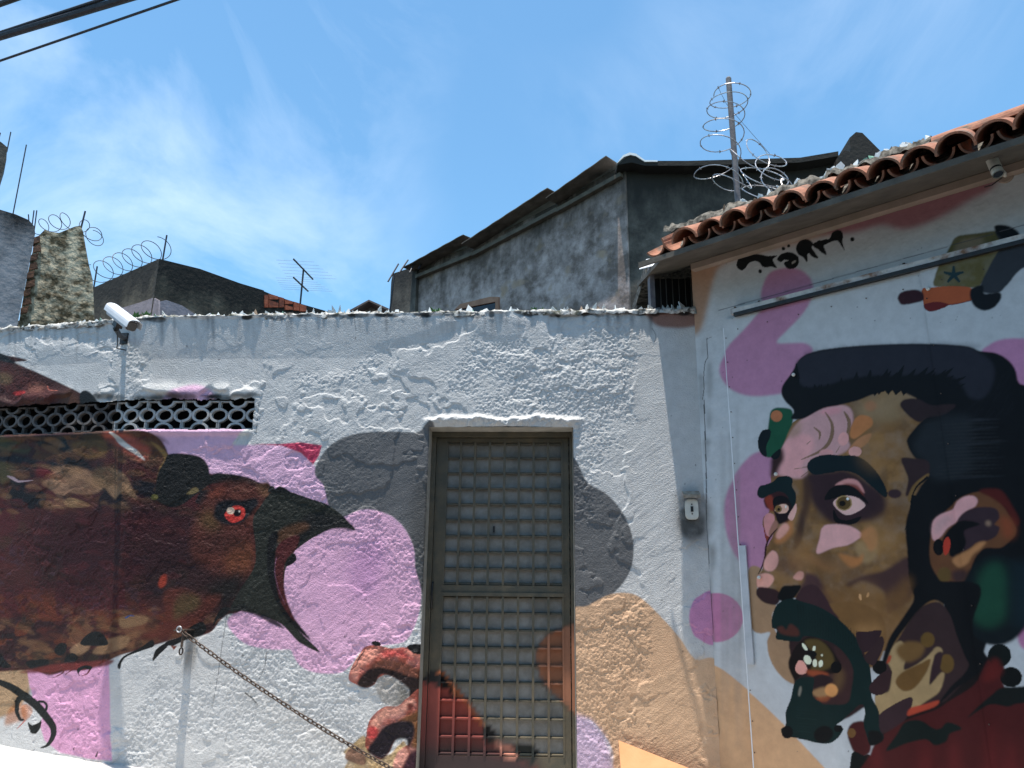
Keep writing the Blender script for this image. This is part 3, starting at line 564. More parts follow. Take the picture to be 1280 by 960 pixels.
# cap at the upper right
c = Brush(RW, 880, 270, 3.2)
c.P((86, 82, 52), [(938, 225), (960, 170), (985, 120), (1012, 82), (1100, 68), (1180, 62), (1220, 110), (1190, 170), (1120, 275), (1090, 294), (1000, 292), (928, 287), (930, 250)], 0.5, grain=0.1)
c.P((122, 112, 96), [(1005, 120), (1050, 92), (1108, 84), (1112, 112), (1060, 142), (1000, 165)], 2, 0.9)
c.P((46, 51, 59), [(1165, 60), (1230, 60), (1290, 90), (1420, 120), (1420, 180), (1285, 215), (1220, 282), (1180, 316), (1110, 302), (1150, 205), (1190, 125)], 0.8)
c.P((22, 26, 32), [(1160, 42), (1200, 36), (1240, 50), (1262, 76), (1225, 106), (1185, 86)], 0.5)
for k in range(5):
    a = math.radians(-90 + 72 * k); c.S((30, 52, 60), [(1005, 243), (1005 + 42 * math.cos(a), 243 + 36 * math.sin(a))], 18, 8, soft=0.3)
c.P((150, 80, 52), [(878, 300), (920, 293), (1000, 288), (1070, 294), (1092, 320), (1075, 346), (1000, 360), (940, 374), (905, 386), (884, 362), (880, 330)], 0.4)
c.P((50, 28, 35), [(780, 328), (798, 308), (850, 299), (880, 312), (884, 340), (850, 352), (800, 360), (784, 346)], 0.5)
c.P((92, 34, 36), [(884, 362), (905, 388), (945, 382), (985, 362), (940, 350)], 0.4); c.S((90, 30, 30), [(960, 365), (1020, 358), (1075, 345)], 4, 3, soft=0.1)
c.P((20, 23, 28), [(1075, 300), (1120, 285), (1130, 318), (1185, 312), (1195, 335), (1170, 370), (1130, 386), (1090, 370), (1072, 335)], 0.8)
# face: skin base
SKIN, PLUM, HAIR, TEAL = (112, 86, 56), (50, 36, 42), (17, 19, 23), (18, 36, 37)
r4 = Brush(RW, 940, 720, 4.0)
r4.P((142, 118, 96), [(-10, -30), (60, -30), (35, 60), (60, 120), (130, 145), (110, 200), (130, 280), (180, 320), (245, 335), (245, 400), (200, 440), (228, 535), (180, 522), (130, 470), (95, 400), (85, 330), (100, 282), (50, 287), (10, 268), (-8, 200)], 0.6)
g1.P(SKIN, [(395, 330), (440, 305), (510, 270), (640, 240), (780, 195), (900, 230), (1000, 320), (1000, 600), (960, 960), (980, 1100), (900, 1180), (740, 1180), (640, 1080), (470, 1000), (330, 965), (270, 945), (265, 915), (285, 880), (300, 800), (328, 740), (290, 720), (290, 682), (310, 662), (320, 600), (318, 520), (345, 430), (370, 380)], 0.4, grain=0.1)
mm = g1.cv.mask(g1.cv.idx([g1.px(p) for p in catmull([(440, 310), (640, 245), (780, 200), (860, 300), (830, 480), (820, 800), (960, 1100), (760, 1150), (640, 1050), (330, 940), (300, 820), (330, 600)])]), 6)
gg = fbm(RW.X[mm[1]], RW.Z[mm[1]], 0.09, 91, 5); q = (sstep(0.45, 0.66, gg) * mm[0] * 0.5)[..., None]
RW.a[mm[1]] = RW.a[mm[1]] * (1 - q) + RW.color((138, 106, 68)) * q
q = (sstep(0.54, 0.70, fbm(RW.X[mm[1]], RW.Z[mm[1]], 0.12, 95, 5)) * mm[0] * 0.5)[..., None]
RW.a[mm[1]] = RW.a[mm[1]] * (1 - q) + RW.color((88, 66, 44)) * q
g1.P((134, 116, 92), [(640, 260), (720, 222), (780, 205), (850, 235), (800, 260), (810, 310), (720, 330), (640, 300)], 5, 0.8)
# forehead
g1.P((178, 142, 148), [(378, 388), (400, 350), (440, 308), (510, 272), (560, 260), (612, 272), (625, 320), (600, 372), (612, 420), (560, 452), (500, 457), (462, 490), (450, 527), (410, 536), (360, 522), (322, 527), (330, 490), (350, 430)], 1)
g1.P((198, 148, 154), [(370, 400), (420, 372), (470, 380), (475, 430), (430, 490), (445, 527), (345, 522), (350, 450)], 2.5, 0.9)
g1.P((196, 138, 150), [(500, 285), (560, 268), (580, 285), (530, 300)], 2, 0.7)
g1.P((146, 122, 104), [(385, 360), (430, 325), (425, 370), (390, 385)], 2.5, 0.6)
for q, ww in (([(520, 288), (546, 335), (540, 390), (505, 432), (430, 466)], 14), ([(590, 285), (610, 325), (600, 372)], 14), ([(478, 345), (500, 365), (498, 392)], 8), ([(452, 408), (466, 396)], 7), ([(560, 440), (575, 415)], 12), ([(405, 500), (455, 493)], 5), ([(430, 530), (470, 500)], 6)):
    g1.S((108, 88, 66), q, 3, 2, ww, soft=0.3, op=0.9)
g1.P((164, 110, 72), [(612, 372), (625, 325), (650, 300), (690, 308), (698, 335), (670, 360), (630, 388)], 0.6)
g1.P((160, 114, 84), [(600, 442), (640, 390), (692, 368), (680, 402), (650, 424)], 0.6)
g1.E((150, 108, 82), 690, 265, 23, 20, 0, 1.5, 0.8)
g1.E((198, 148, 150), 588, 388, 20, 26, 15); g1.E((196, 148, 148), 632, 436, 25, 19); g1.E((190, 142, 146), 525, 440, 26, 14, 0, 0.6)
# green knob by the temple
r2 = Brush(RW, 920, 480, 6.0)
r2.P((50, 34, 36), [(280, 560), (350, 480), (370, 560), (340, 620), (300, 700), (270, 690), (275, 620)], 2)
r2.P((28, 76, 58), [(272, 210), (310, 184), (380, 184), (432, 205), (437, 290), (402, 370), (370, 450), (340, 502), (280, 552), (235, 546), (234, 480), (250, 350), (260, 270)], 0.6)
r2.P((17, 25, 31), [(178, 425), (195, 375), (220, 348), (268, 348), (268, 402), (240, 470), (242, 547), (205, 532), (182, 485)], 0.4)
r2.E((160, 104, 74), 315, 245, 43, 43, 0, 0.4); r2.P((17, 24, 28), [(275, 545), (345, 488), (335, 550), (300, 570)], 0.4)
# left brow and eye
r2.P((52, 30, 34), [(225, 860), (300, 790), (420, 790), (455, 860), (440, 960), (400, 1040), (330, 1030), (290, 950), (240, 930)], 0.8)
r2.P((120, 52, 40), [(228, 862), (280, 840), (300, 940), (265, 950)], 1)
r2.P((18, 33, 37), [(173, 832), (190, 772), (240, 756), (290, 735), (330, 700), (400, 694), (437, 720), (432, 770), (462, 830), (455, 905), (432, 965), (400, 850), (340, 810), (270, 830), (210, 862)], 0.4)
r2.P((18, 18, 22), [(290, 870), (340, 840), (400, 860), (430, 930), (380, 900), (320, 910), (300, 940)], 0.4)
r3 = Brush(RW, 920, 620, 6.0)
r3.P((30, 22, 26), [(295, 95), (320, 60), (390, 50), (430, 80), (420, 150), (380, 200), (330, 210), (310, 150)], 0.6)
r3.P((198, 162, 150), [(302, 100), (340, 68), (385, 65), (408, 95), (385, 128), (345, 135), (312, 122)], 0.3)
r3.E((116, 92, 58), 330, 100, 26, 28, 0, 0.2); r3.E((20, 18, 18), 333, 103, 11, 12, 0, 0.1); r3.E((225, 220, 210), 385, 82, 7, 10, 0, 0.1)
r3.P((206, 158, 154), [(402, 158), (440, 90), (462, 60), (466, 110), (445, 170), (425, 188)], 0.4)
# right brow, socket, eye
g1.P(PLUM, [(452, 520), (530, 508), (600, 503), (680, 548), (745, 600), (748, 660), (705, 692), (640, 702), (590, 712), (540, 702), (508, 672), (480, 642), (452, 580)], 3)
g1.P((64, 46, 40), [(440, 530), (470, 560), (466, 640), (440, 720), (402, 805), (415, 700), (435, 620)], 2.5, 0.9)
g1.P((182, 132, 134), [(556, 562), (598, 538), (642, 545), (668, 590), (640, 575), (600, 560)], 0.6)
g1.P((104, 50, 44), [(590, 556), (640, 562), (665, 600), (650, 605), (620, 580)], 1, 0.9)
g1.P((18, 18, 22), [(518, 615), (535, 580), (570, 560), (622, 566), (662, 600), (682, 632), (640, 604), (590, 600), (548, 612)], 0.4)
g1.P((206, 166, 166), [(550, 626), (580, 602), (620, 602), (652, 615), (670, 638), (642, 660), (602, 673), (570, 656)], 0.3)
g1.E((150, 128, 92), 590, 628, 31, 28, 0, 0.2); g1.E((82, 66, 40), 590, 628, 26, 24, 0, 0.2); g1.E((22, 19, 18), 584, 629, 12, 11, 0, 0.2); g1.E((235, 230, 222), 604, 612, 5, 5, 0, 0.1)
g1.P((18, 18, 22), [(552, 652), (570, 684), (602, 692), (655, 678), (632, 704), (580, 708), (552, 690)], 0.4)
g1.P((17, 30, 36), [(453, 496), (468, 465), (520, 447), (580, 450), (640, 453), (692, 488), (732, 540), (753, 590), (742, 606), (690, 562), (640, 522), (590, 508), (530, 516), (480, 522)], 0.4)
# nose and cheek
r3.P((184, 130, 134), [(222, 200), (232, 150), (265, 130), (300, 150), (300, 200), (270, 260), (262, 310), (240, 280)], 0.4)
r3.P((140, 102, 92), [(262, 270), (300, 190), (325, 200), (320, 240), (270, 300)], 0.6)
r3.P((120, 54, 46), [(222, 220), (240, 290), (262, 310), (246, 350), (225, 270)], 0.4)
r3.S((46, 26, 26), [(325, 245), (270, 310), (240, 380), (232, 460), (205, 540), (178, 590)], 7, 4, 14, soft=0.1)
r3.P((160, 110, 72), [(300, 340), (340, 270), (400, 200), (435, 190), (430, 280), (380, 340), (330, 360)], 2, 0.95)
r3.P((200, 148, 140), [(312, 300), (345, 230), (385, 205), (410, 240), (380, 290), (335, 325)], 1.2)
r3.P((60, 44, 40), [(440, 400), (480, 320), (500, 200), (500, 100), (520, 200), (510, 320), (470, 390)], 1.5, 0.8)
r3.P((200, 150, 146), [(222, 530), (235, 470), (285, 412), (325, 440), (328, 510), (290, 562), (240, 560)], 0.8)
r3.P((202, 148, 140), [(168, 640), (180, 595), (240, 580), (290, 600), (295, 640), (250, 690), (180, 690)], 0.7)
r3.P((206, 148, 140), [(440, 610), (475, 568), (512, 570), (522, 600), (500, 632), (460, 628)], 0.6)
r3.P((74, 54, 54), [(330, 480), (480, 440), (540, 560), (500, 560), (430, 590), (350, 580)], 6, 0.6)
r3.P((66, 46, 52), [(530, 580), (620, 600), (700, 720), (760, 830), (640, 820), (520, 780), (490, 690), (520, 640)], 2, 0.95)
g1.P((206, 154, 158), [(490, 817), (500, 760), (510, 720), (540, 707), (610, 713), (658, 745), (632, 770), (600, 786), (550, 796)], 0.9)
g1.P((164, 116, 80), [(650, 745), (690, 717), (716, 740), (712, 790), (690, 812), (672, 780)], 1.6, 0.95)
g1.P((150, 128, 96), [(630, 790), (660, 770), (690, 810), (720, 790), (700, 840), (660, 850)], 2, 0.7)
g1.P((164, 112, 70), [(570, 818), (640, 832), (662, 815), (655, 852), (612, 868)], 1.4, 0.95)
g1.P((140, 100, 66), [(440, 830), (490, 830), (560, 870), (520, 880)], 3, 0.5)
g1.P((60, 44, 34), [(500, 830), (560, 830), (600, 870), (540, 880)], 4, 0.6)
g1.P((62, 44, 48), [(600, 930), (660, 900), (740, 880), (840, 830), (850, 960), (760, 1040), (740, 960), (660, 920), (610, 945)], 1.8, 0.95)
for c_, x0, y0, rx, ry, op in (((150, 116, 76), 740, 760, 60, 70, 0.5), ((142, 108, 70), 720, 420, 70, 90, 0.35), ((150, 112, 72), 430, 820, 40, 60, 0.5), ((84, 60, 46), 640, 900, 90, 30, 0.4), ((156, 120, 84), 560, 860, 50, 26, 0.45), ((78, 56, 42), 780, 660, 40, 80, 0.35), ((146, 112, 72), 660, 1010, 60, 70, 0.5), ((160, 124, 84), 720, 1080, 40, 50, 0.5)):
    g1.E(c_, x0, y0, rx, ry, 20, 7, op)
# hair
g1.P(HAIR, [(356, 218), (362, 186), (395, 140), (430, 85), (480, 62), (560, 48), (700, 37), (850, 33), (980, 38), (1060, 46), (1100, 62), (1160, 70), (1205, 95), (1232, 130), (1244, 175), (1275, 192), (1420, 220), (1420, 760), (1300, 850), (1260, 980), (1140, 1120), (1080, 1260), (960, 1140), (960, 960), (850, 970), (826, 800), (822, 700), (848, 620), (880, 560), (907, 520), (880, 480), (848, 450), (826, 405), (832, 378), (880, 322), (900, 300), (880, 260), (862, 238), (830, 222), (780, 200), (700, 222), (640, 245), (570, 262), (510, 275), (440, 312), (393, 312), (402, 282), (370, 247)], 0.5)
g1.P((38, 40, 50), [(412, 105), (440, 82), (490, 64), (560, 52), (700, 41), (850, 37), (980, 42), (1060, 50), (1110, 75), (1142, 100), (1156, 140), (1146, 190), (1112, 238), (1062, 236), (1040, 200), (1000, 160), (900, 146), (800, 152), (700, 152), (600, 165), (520, 188), (440, 192), (412, 150)], 1.6)
for k in range(60):      # overspray fringe on top of the hair
    x0 = 450 + k * 11; y0 = 66 - 30 * math.sin(min(1, k / 34) * 1.57) + rng.uniform(-2, 4)
    g1.S((40, 42, 50), [(x0, y0 + 14), (x0 - rng.uniform(2, 14), y0 - rng.uniform(3, 14))], 12, 2, soft=2, op=0.55)
for tx, ty, bx, by in ((815, 112, 740, 190), (908, 118, 800, 190), (1002, 124, 860, 200), (1046, 184, 880, 225), (1058, 232, 900, 244), (640, 135, 600, 200), (690, 128, 650, 195), (755, 125, 690, 195), (580, 158, 560, 215), (530, 180, 510, 225), (480, 182, 470, 240), (445, 195, 440, 240), (960, 170, 860, 215), (412, 104, 390, 200), (860, 125, 770, 190)):
    g1.S(HAIR, [(bx, by + 14), ((bx + tx) / 2 + 10, (by + ty) / 2 + 12), (tx, ty)], 52, 1, soft=0.2)
for k in range(34):      # brushed-up spikes along the hair line
    f = k / 33; bx, by = 420 + 520 * f, 262 - 70 * math.sin(f * 2.0) + rng.uniform(-8, 8); ln = rng.uniform(45, 95) * (0.7 + 0.6 * f); an = math.radians(-72 + 46 * f + rng.uniform(-8, 8))
    g1.S(HAIR, [(bx - 8, by + 6), (bx + math.cos(an) * ln * 0.55 + 5, by + math.sin(an) * ln * 0.5), (bx + math.cos(an) * ln, by + math.sin(an) * ln)], 30, 1, soft=0.15)
for k in range(44):      # swept-back strands on the side
    y0 = 318 + rng.uniform(0, 220); x0 = 880 + rng.uniform(0, 110); ln = rng.uniform(110, 260)
    g1.S(rng.choice([(44, 49, 56), (38, 43, 50), (14, 16, 19)]), [(x0, y0 + 10), (x0 + ln * 0.5, y0 + rng.uniform(-2, 6)), (x0 + ln, y0 - rng.uniform(0, 14))], 2, 0.6, rng.uniform(4, 9), soft=0.5, op=rng.uniform(0.3, 0.75))
for k in range(26):
    x0, y0 = rng.uniform(1090, 1240), rng.uniform(150, 300); g1.S((30, 33, 41), [(x0, y0), (x0 - rng.uniform(20, 60), y0 + rng.uniform(30, 90))], 2, 0.6, rng.uniform(3, 7), soft=0.6, op=0.5)
g1.P((44, 34, 38), [(800, 262), (820, 240), (870, 240), (920, 263), (1010, 262), (965, 300), (905, 308), (872, 326), (832, 302)], 0.8)
g1.P((33, 38, 44), [(848, 420), (880, 350), (930, 315), (1000, 300), (1070, 310), (1060, 400), (1070, 480), (1020, 530), (930, 540), (890, 480)], 4)
for k in range(16):
    y0 = 330 + k * 13; g1.S((54, 58, 62), [(960 + rng.uniform(-30, 20), y0 + 8), (1040, y0 + 3), (1130 + rng.uniform(0, 60), y0)], 1, 1, 4, soft=0.6, op=0.35)
g1.P((48, 36, 40), [(805, 460), (860, 462), (905, 472), (908, 520), (870, 572), (822, 602), (830, 540), (816, 500)], 0.8)
g1.P((112, 88, 56), [(828, 610), (850, 560), (900, 520), (905, 530), (862, 580), (840, 625)], 0.5)
g1.S(HAIR, [(905, 530), (860, 570), (838, 625)], 10, 2); g1.E((54, 40, 46), 780, 593, 25, 17, 0, 0.6)
for k in range(9):
    g1.S(HAIR, [(855 + 5 * k, 600 + 12 * k), (838 + 2 * k, 680 + 10 * k), (818 + 4 * k, 730 + 14 * k)], 26, 1, soft=0.2)
# ear
r5 = Brush(RW, 1080, 560, 4.8)
r5.P((98, 66, 46), [(410, 520), (430, 440), (500, 380), (580, 308), (650, 278), (720, 268), (800, 300), (860, 370), (917, 470), (917, 522), (872, 572), (820, 602), (740, 602), (690, 640), (660, 700), (640, 782), (590, 807), (520, 812), (468, 792), (418, 722), (400, 640)], 0.8, grain=0.1)
r5.P((76, 30, 28), [(700, 262), (780, 248), (842, 268), (902, 360), (942, 440), (917, 470), (860, 372), (790, 312)], 1)
r5.P((128, 68, 46), [(820, 420), (880, 420), (917, 480), (900, 540), (850, 540), (830, 480)], 3, 0.8)
r5.P((196, 150, 156), [(413, 520), (423, 440), (470, 400), (540, 370), (570, 323), (620, 293), (670, 293), (692, 320), (672, 357), (612, 392), (570, 442), (510, 482), (470, 532), (430, 557)], 0.6)
r5.P((168, 140, 146), [(425, 470), (480, 410), (530, 420), (500, 470), (440, 530)], 2.5, 0.7)
r5.P((52, 40, 48), [(580, 420), (640, 374), (720, 358), (800, 368), (822, 420), (792, 460), (822, 480), (802, 530), (742, 562), (682, 572), (652, 602), (560, 652), (528, 642), (518, 560), (560, 480)], 0.6)
r5.P((16, 17, 20), [(478, 562), (520, 488), (600, 438), (705, 460), (612, 500), (622, 572), (582, 642), (523, 648), (518, 582)], 0.7)
r5.E((15, 15, 18), 455, 597, 33, 49); r5.P((164, 58, 46), [(488, 560), (510, 535), (527, 570), (517, 622), (495, 645), (483, 612)], 0.4)
r5.P((160, 116, 80), [(538, 682), (560, 650), (640, 613), (700, 570), (742, 568), (702, 612), (662, 642), (632, 692), (580, 718)], 1)
r5.E((124, 104, 92), 755, 455, 16, 18, 0, 1); r5.E((90, 72, 42), 490, 760, 42, 44, 0, 0.6); r5.P((60, 44, 46), [(540, 740), (630, 740), (610, 800), (550, 805)], 2)
# green roundel behind the neck
n8 = Brush(RW, 1150, 700, 7.385)
n8.E((18, 26, 31), 720, 370, 330, 420, 0, 1)
n8.P((28, 66, 53), [(488, 490), (500, 350), (550, 230), (560, 130), (620, 60), (700, 18), (780, 50), (832, 150), (832, 300), (822, 450), (780, 562), (650, 622), (540, 582)], 4)
n8.P((22, 38, 46), [(840, 60), (1000, 20), (1300, 100), (1300, 560), (900, 620), (850, 420)], 5, 0.8)
r4.P(SKIN, [(380, 150), (500, 130), (640, 180), (680, 300), (640, 430), (580, 450), (520, 330), (440, 230)], 0.8)
# lower face, beard and mouth
r4.P((108, 80, 50), [(360, 60), (520, 60), (640, 100), (720, 60), (800, 0), (780, 180), (700, 300), (660, 400), (600, 470), (555, 420), (500, 300), (420, 190)], 4, 0.8, grain=0.2)
r4.P((150, 116, 78), [(520, 260), (600, 240), (660, 250), (640, 300), (560, 330)], 4, 0.7, grain=0.2)
r4.E((190, 150, 110), 548, 105, 7, 17, -10, 0.4, 0.9); r4.E((180, 140, 100), 586, 95, 6, 14, 15, 0.4, 0.8)
r4.P((48, 32, 36), [(30, 92), (40, 58), (80, 58), (130, 70), (152, 100), (136, 142), (100, 142), (60, 127)], 0.5)
r4.P((17, 18, 20), [(138, 112), (160, 55), (200, 48), (252, 48), (232, 92), (190, 132)], 0.6)
r4.P((56, 38, 44), [(225, 132), (258, 60), (320, 45), (372, 98), (412, 170), (442, 215), (330, 160)], 0.8)
r4.P((46, 32, 35), [(200, 300), (340, 250), (500, 280), (580, 420), (600, 620), (560, 660), (440, 720), (280, 660), (225, 560), (215, 470)], 0.5)
r4.P(TEAL, [(108, 252), (114, 190), (140, 138), (200, 113), (260, 128), (340, 153), (420, 198), (490, 263), (542, 330), (562, 400), (592, 440), (604, 520), (604, 600), (642, 680), (654, 760), (664, 800), (600, 842), (578, 740), (560, 640), (500, 682), (460, 722), (432, 742), (464, 760), (442, 802), (400, 832), (340, 834), (270, 817), (200, 802), (163, 792), (156, 762), (178, 742), (178, 680), (203, 610), (218, 540), (240, 515), (320, 500), (420, 500), (500, 470), (480, 400), (420, 340), (340, 310), (270, 300), (240, 327), (170, 322), (130, 312), (133, 270)], 0.4)
r4.E((15, 17, 19), 185, 778, 28, 32, 0, 0.4); r4.E((15, 17, 19), 365, 790, 50, 42, -20, 0.6); r4.E((15, 17, 19), 440, 760, 22, 18, 0, 0.4)
r4.P((56, 38, 40), [(420, 350), (480, 400), (512, 470), (505, 560), (484, 632), (400, 640), (325, 632), (308, 600), (310, 520), (330, 480), (420, 480), (440, 430)], 0.8)
r4.P((94, 74, 50), [(420, 480), (460, 460), (470, 520), (440, 580), (420, 540)], 3, 0.7)
r4.P((26, 20, 20), [(190, 440), (200, 400), (240, 335), (300, 302), (380, 335), (430, 400), (455, 450), (420, 485), (330, 490), (260, 490), (225, 520), (200, 480)], 0.5)
r4.P((78, 66, 38), [(270, 325), (330, 315), (380, 345), (415, 400), (415, 440), (370, 470), (300, 470), (330, 410), (300, 370)], 1)
r4.P((86, 46, 40), [(135, 262), (160, 250), (180, 270), (200, 240), (240, 270), (235, 300), (160, 290)], 1, 0.7)
for x, y, rx, ry, ro in ((270, 354, 8, 22, -35), (318, 362, 8, 14, 10), (285, 418, 18, 25, -25), (322, 435, 12, 20, 0), (352, 437, 12, 18, 10), (358, 395, 5, 6, 0)):
    r4.E((226, 218, 192), x, y, rx, ry, ro, 0.2)
r4.E((14, 14, 16), 306, 388, 26, 16, 10, 0.3); r4.E((14, 14, 16), 430, 455, 27, 30, 0, 0.4)
r4.P((206, 146, 140), [(223, 462), (240, 423), (265, 428), (284, 466), (270, 488), (240, 488)], 0.4)
r4.P((130, 66, 44), [(285, 468), (370, 478), (390, 495), (320, 500), (285, 490)], 1)
r4.P((40, 28, 32), [(310, 510), (360, 490), (415, 520), (360, 550), (320, 560)], 0.6)
r4.P((140, 112, 82), [(305, 580), (370, 555), (385, 600), (350, 612)], 1); r4.E((186, 136, 88), 405, 570, 33, 33, 0, 0.5)
r4.P((130, 72, 46), [(330, 605), (400, 600), (380, 625), (340, 622)], 1, 0.8)
r4.P(TEAL, [(240, 515), (300, 505), (318, 520), (312, 600), (360, 640), (240, 640), (215, 600)], 0.4); r4.E((120, 118, 112), 247, 575, 7, 26, 10, 0.5, 0.8)
for k in range(24):
    x0 = 235 + k * 14; y0 = 140 + (k * 14) ** 1.25 * 0.11
    r4.S((13, 26, 27), [(x0, y0), (x0 + 4, y0 + 60), (x0 + 2, y0 + 118)], 3, 2, soft=0.1, op=0.75)
for k in range(10):
    r4.S((28, 48, 48), [(230, 655 + k * 13), (330, 665 + k * 13)], 2, 2, soft=0.2, op=0.5)
# neck and jacket
r6 = Brush(RW, 1060, 740, 4.364)
r6.P((62, 28, 30), [(5, 762), (30, 713), (90, 703), (112, 740), (132, 850), (100, 892), (50, 882), (18, 822)], 0.5); r6.E((100, 74, 46), 28, 766, 22, 26, 0, 0.4)
r6.P((17, 22, 23), [(22, 925), (40, 868), (90, 888), (132, 900), (150, 1100), (20, 1100)], 0.4)
r6.P((26, 22, 24), [(165, 600), (500, 500), (700, 400), (770, 350), (820, 420), (720, 560), (500, 690), (190, 810), (160, 740)], 0.5)
r6.P((52, 39, 42), [(400, 85), (500, 55), (565, 130), (605, 250), (655, 370), (690, 420), (560, 570), (500, 610), (340, 670), (300, 725), (200, 770), (160, 745), (170, 660), (155, 560), (195, 420), (240, 320), (280, 260), (340, 160)], 0.6)
r6.P((150, 130, 98), [(222, 372), (250, 298), (300, 268), (332, 330), (312, 420), (372, 400), (440, 350), (490, 298), (522, 325), (472, 370), (452, 500), (512, 440), (532, 452), (502, 542), (420, 602), (338, 662), (357, 575), (260, 622), (173, 668), (157, 560), (230, 540), (246, 430)], 0.6, grain=0.12)
r6.P((98, 74, 44), [(268, 492), (300, 440), (400, 390), (455, 366), (432, 440), (370, 522), (310, 537)], 0.7)
r6.P((104, 80, 50), [(278, 300), (340, 268), (422, 288), (402, 352), (330, 382), (280, 342)], 1.5)
r6.E((92, 72, 40), 440, 260, 38, 41, 0, 0.5); r6.E((92, 72, 40), 545, 390, 40, 52, 0, 0.5)
r6.P(PLUM, [(450, 505), (470, 400), (480, 340), (520, 330), (505, 420), (470, 480)], 0.5)
r6.P((150, 64, 48), [(218, 385), (232, 345), (246, 350), (236, 380)], 0.8)
r6.P(HAIR, [(188, 405), (230, 260), (300, 150), (360, 55), (400, -40), (720, -40), (690, 160), (705, 270), (765, 350), (742, 422), (602, 522), (495, 615), (560, 522), (665, 400), (605, 240), (560, 105), (480, 45), (400, 92), (330, 180), (260, 280), (212, 392)], 0.6)
r6.E((14, 15, 17), 180, 410, 40, 38, 0, 0.3)
r6.P((48, 34, 40), [(50, 225), (120, 215), (190, 210), (160, 275), (90, 330)], 0.4); r6.P((50, 36, 40), [(95, 355), (150, 285), (190, 240), (205, 280), (175, 360), (140, 400)], 0.4)
r6.P((50, 34, 38), [(125, 510), (180, 450), (245, 425), (235, 500), (200, 555), (140, 555)], 0.4); r6.P((52, 38, 44), [(170, 680), (235, 625), (355, 572), (335, 670), (260, 740), (175, 755)], 0.4)
r6.P((66, 27, 29), [(185, 790), (250, 745), (340, 690), (480, 642), (560, 592), (700, 500), (775, 368), (842, 366), (866, 440), (856, 500), (945, 560), (1300, 520), (1300, 1150), (90, 1150), (130, 880)], 0.6)
for x0, y0, ww in ((590, 980, 70), (790, 900, 60), (160, 960, 50), (430, 1000, 70), (900, 1000, 80)):
    r6.P((96, 36, 38), [(x0, y0 - 200), (x0 + ww / 2, y0), (x0 + ww / 2, y0 + 200), (x0 - ww / 2, y0 + 200), (x0 - ww / 2, y0)], 5, 0.6)
r6.P((156, 66, 50), [(333, 672), (350, 630), (420, 612), (500, 590), (482, 622), (400, 652)], 0.6)
r6.P((19, 28, 28), [(215, 865), (270, 780), (320, 708), (400, 698), (470, 740), (510, 742), (552, 708), (628, 742), (562, 770), (542, 812), (480, 834), (430, 802), (330, 822)], 0.5)
r6.P((20, 25, 26), [(660, 684), (720, 620), (790, 560), (850, 518), (962, 512), (1200, 480), (1200, 600), (950, 604), (880, 622), (780, 612)], 0.5)
r6.E((18, 24, 25), 835, 345, 64, 62, 0, 0.4); r6.E((16, 19, 21), 897, 462, 60, 55, 0, 0.4); r6.P((82, 30, 30), [(775, 390), (820, 360), (850, 430), (800, 480), (740, 480)], 2)
r6.P(TEAL, [(92, 700), (130, 600), (172, 640), (178, 740), (204, 790), (172, 822), (128, 832), (108, 780)], 0.4)
r6.P((17, 18, 20), [(120, 760), (180, 760), (200, 800), (165, 830), (125, 830)], 0.6)
# wear: cracks at the corner, grime along joints
CRK = (58, 58, 62)
t.S(CRK, [(412, 655), (440, 645), (468, 638)], 1.5, 1, soft=0)
t.S(CRK, [(415, 650), (416, 720), (420, 745), (405, 775), (398, 850), (400, 900), (392, 960)], 3.5, 3, soft=0)
w.S(CRK, [(880, 500), (882, 560), (883, 610), (883, 660), (886, 700), (884, 728), (884, 752)], 1.1, 1.4, soft=0); w.S(CRK, [(884, 750), (890, 800), (894, 870), (896, 950)], 1.0, 0.6, soft=0)
for k in range(40):
    y0 = rng.uniform(400, 940); w.E((96, 98, 100), 878 + (y0 - 400) * 0.02 + rng.uniform(-4, 8), y0, rng.uniform(1.5, 5), rng.uniform(4, 26), 0, 2.5, rng.uniform(0.15, 0.45))
w.S((70, 74, 84), [(898, 388), (1060, 343), (1280, 281), (1400, 245)], 1.0, 0.8, soft=0, op=0.8)
for k in range(24):
    x0 = rng.uniform(900, 930); w.S((110, 112, 116), [(x0, rng.uniform(500, 800)), (x0 + rng.uniform(-2, 4), rng.uniform(820, 950))], 3, 1, soft=2, op=0.2)
# paint carried over the door
b = Brush(DR, 420, 720, 3.765)
b.P((118, 82, 64), [(940, 375), (968, 300), (1020, 262), (1130, 215), (1160, 210), (1160, 670), (1130, 655), (1075, 605), (1010, 545), (960, 480)], 1.5)
b.P((112, 54, 48), [(340, 470), (410, 495), (470, 510), (520, 535), (560, 565), (612, 572), (650, 640), (692, 692), (692, 760), (740, 780), (840, 862), (932, 882), (930, 1100), (320, 1100)], 1.5)
b.P((74, 34, 34), [(340, 640), (480, 660), (600, 680), (690, 740), (760, 800), (840, 862), (932, 882), (930, 1100), (320, 1100)], 14, 0.9)
b.P((38, 27, 29), [(340, 820), (480, 800), (640, 800), (760, 820), (932, 882), (930, 1100), (320, 1100)], 8)
b.P((126, 76, 50), [(480, 436), (520, 465), (580, 540), (640, 620), (695, 690), (680, 705), (600, 590), (560, 565), (515, 500), (472, 455)], 0.8)
b.P((16, 16, 17), [(403, 490), (440, 452), (500, 465), (532, 510), (558, 572), (545, 578), (520, 542), (470, 516), (420, 500)], 0.5)
b.P((16, 16, 17), [(688, 720), (720, 713), (747, 750), (737, 788), (700, 782)], 0.5)
b.P((140, 98, 86), [(740, 788), (770, 784), (840, 810), (862, 850), (830, 867), (780, 832)], 0.8)
b.P((18, 24, 22), [(832, 800), (870, 786), (930, 803), (947, 830), (932, 882), (880, 872), (850, 842)], 0.5)
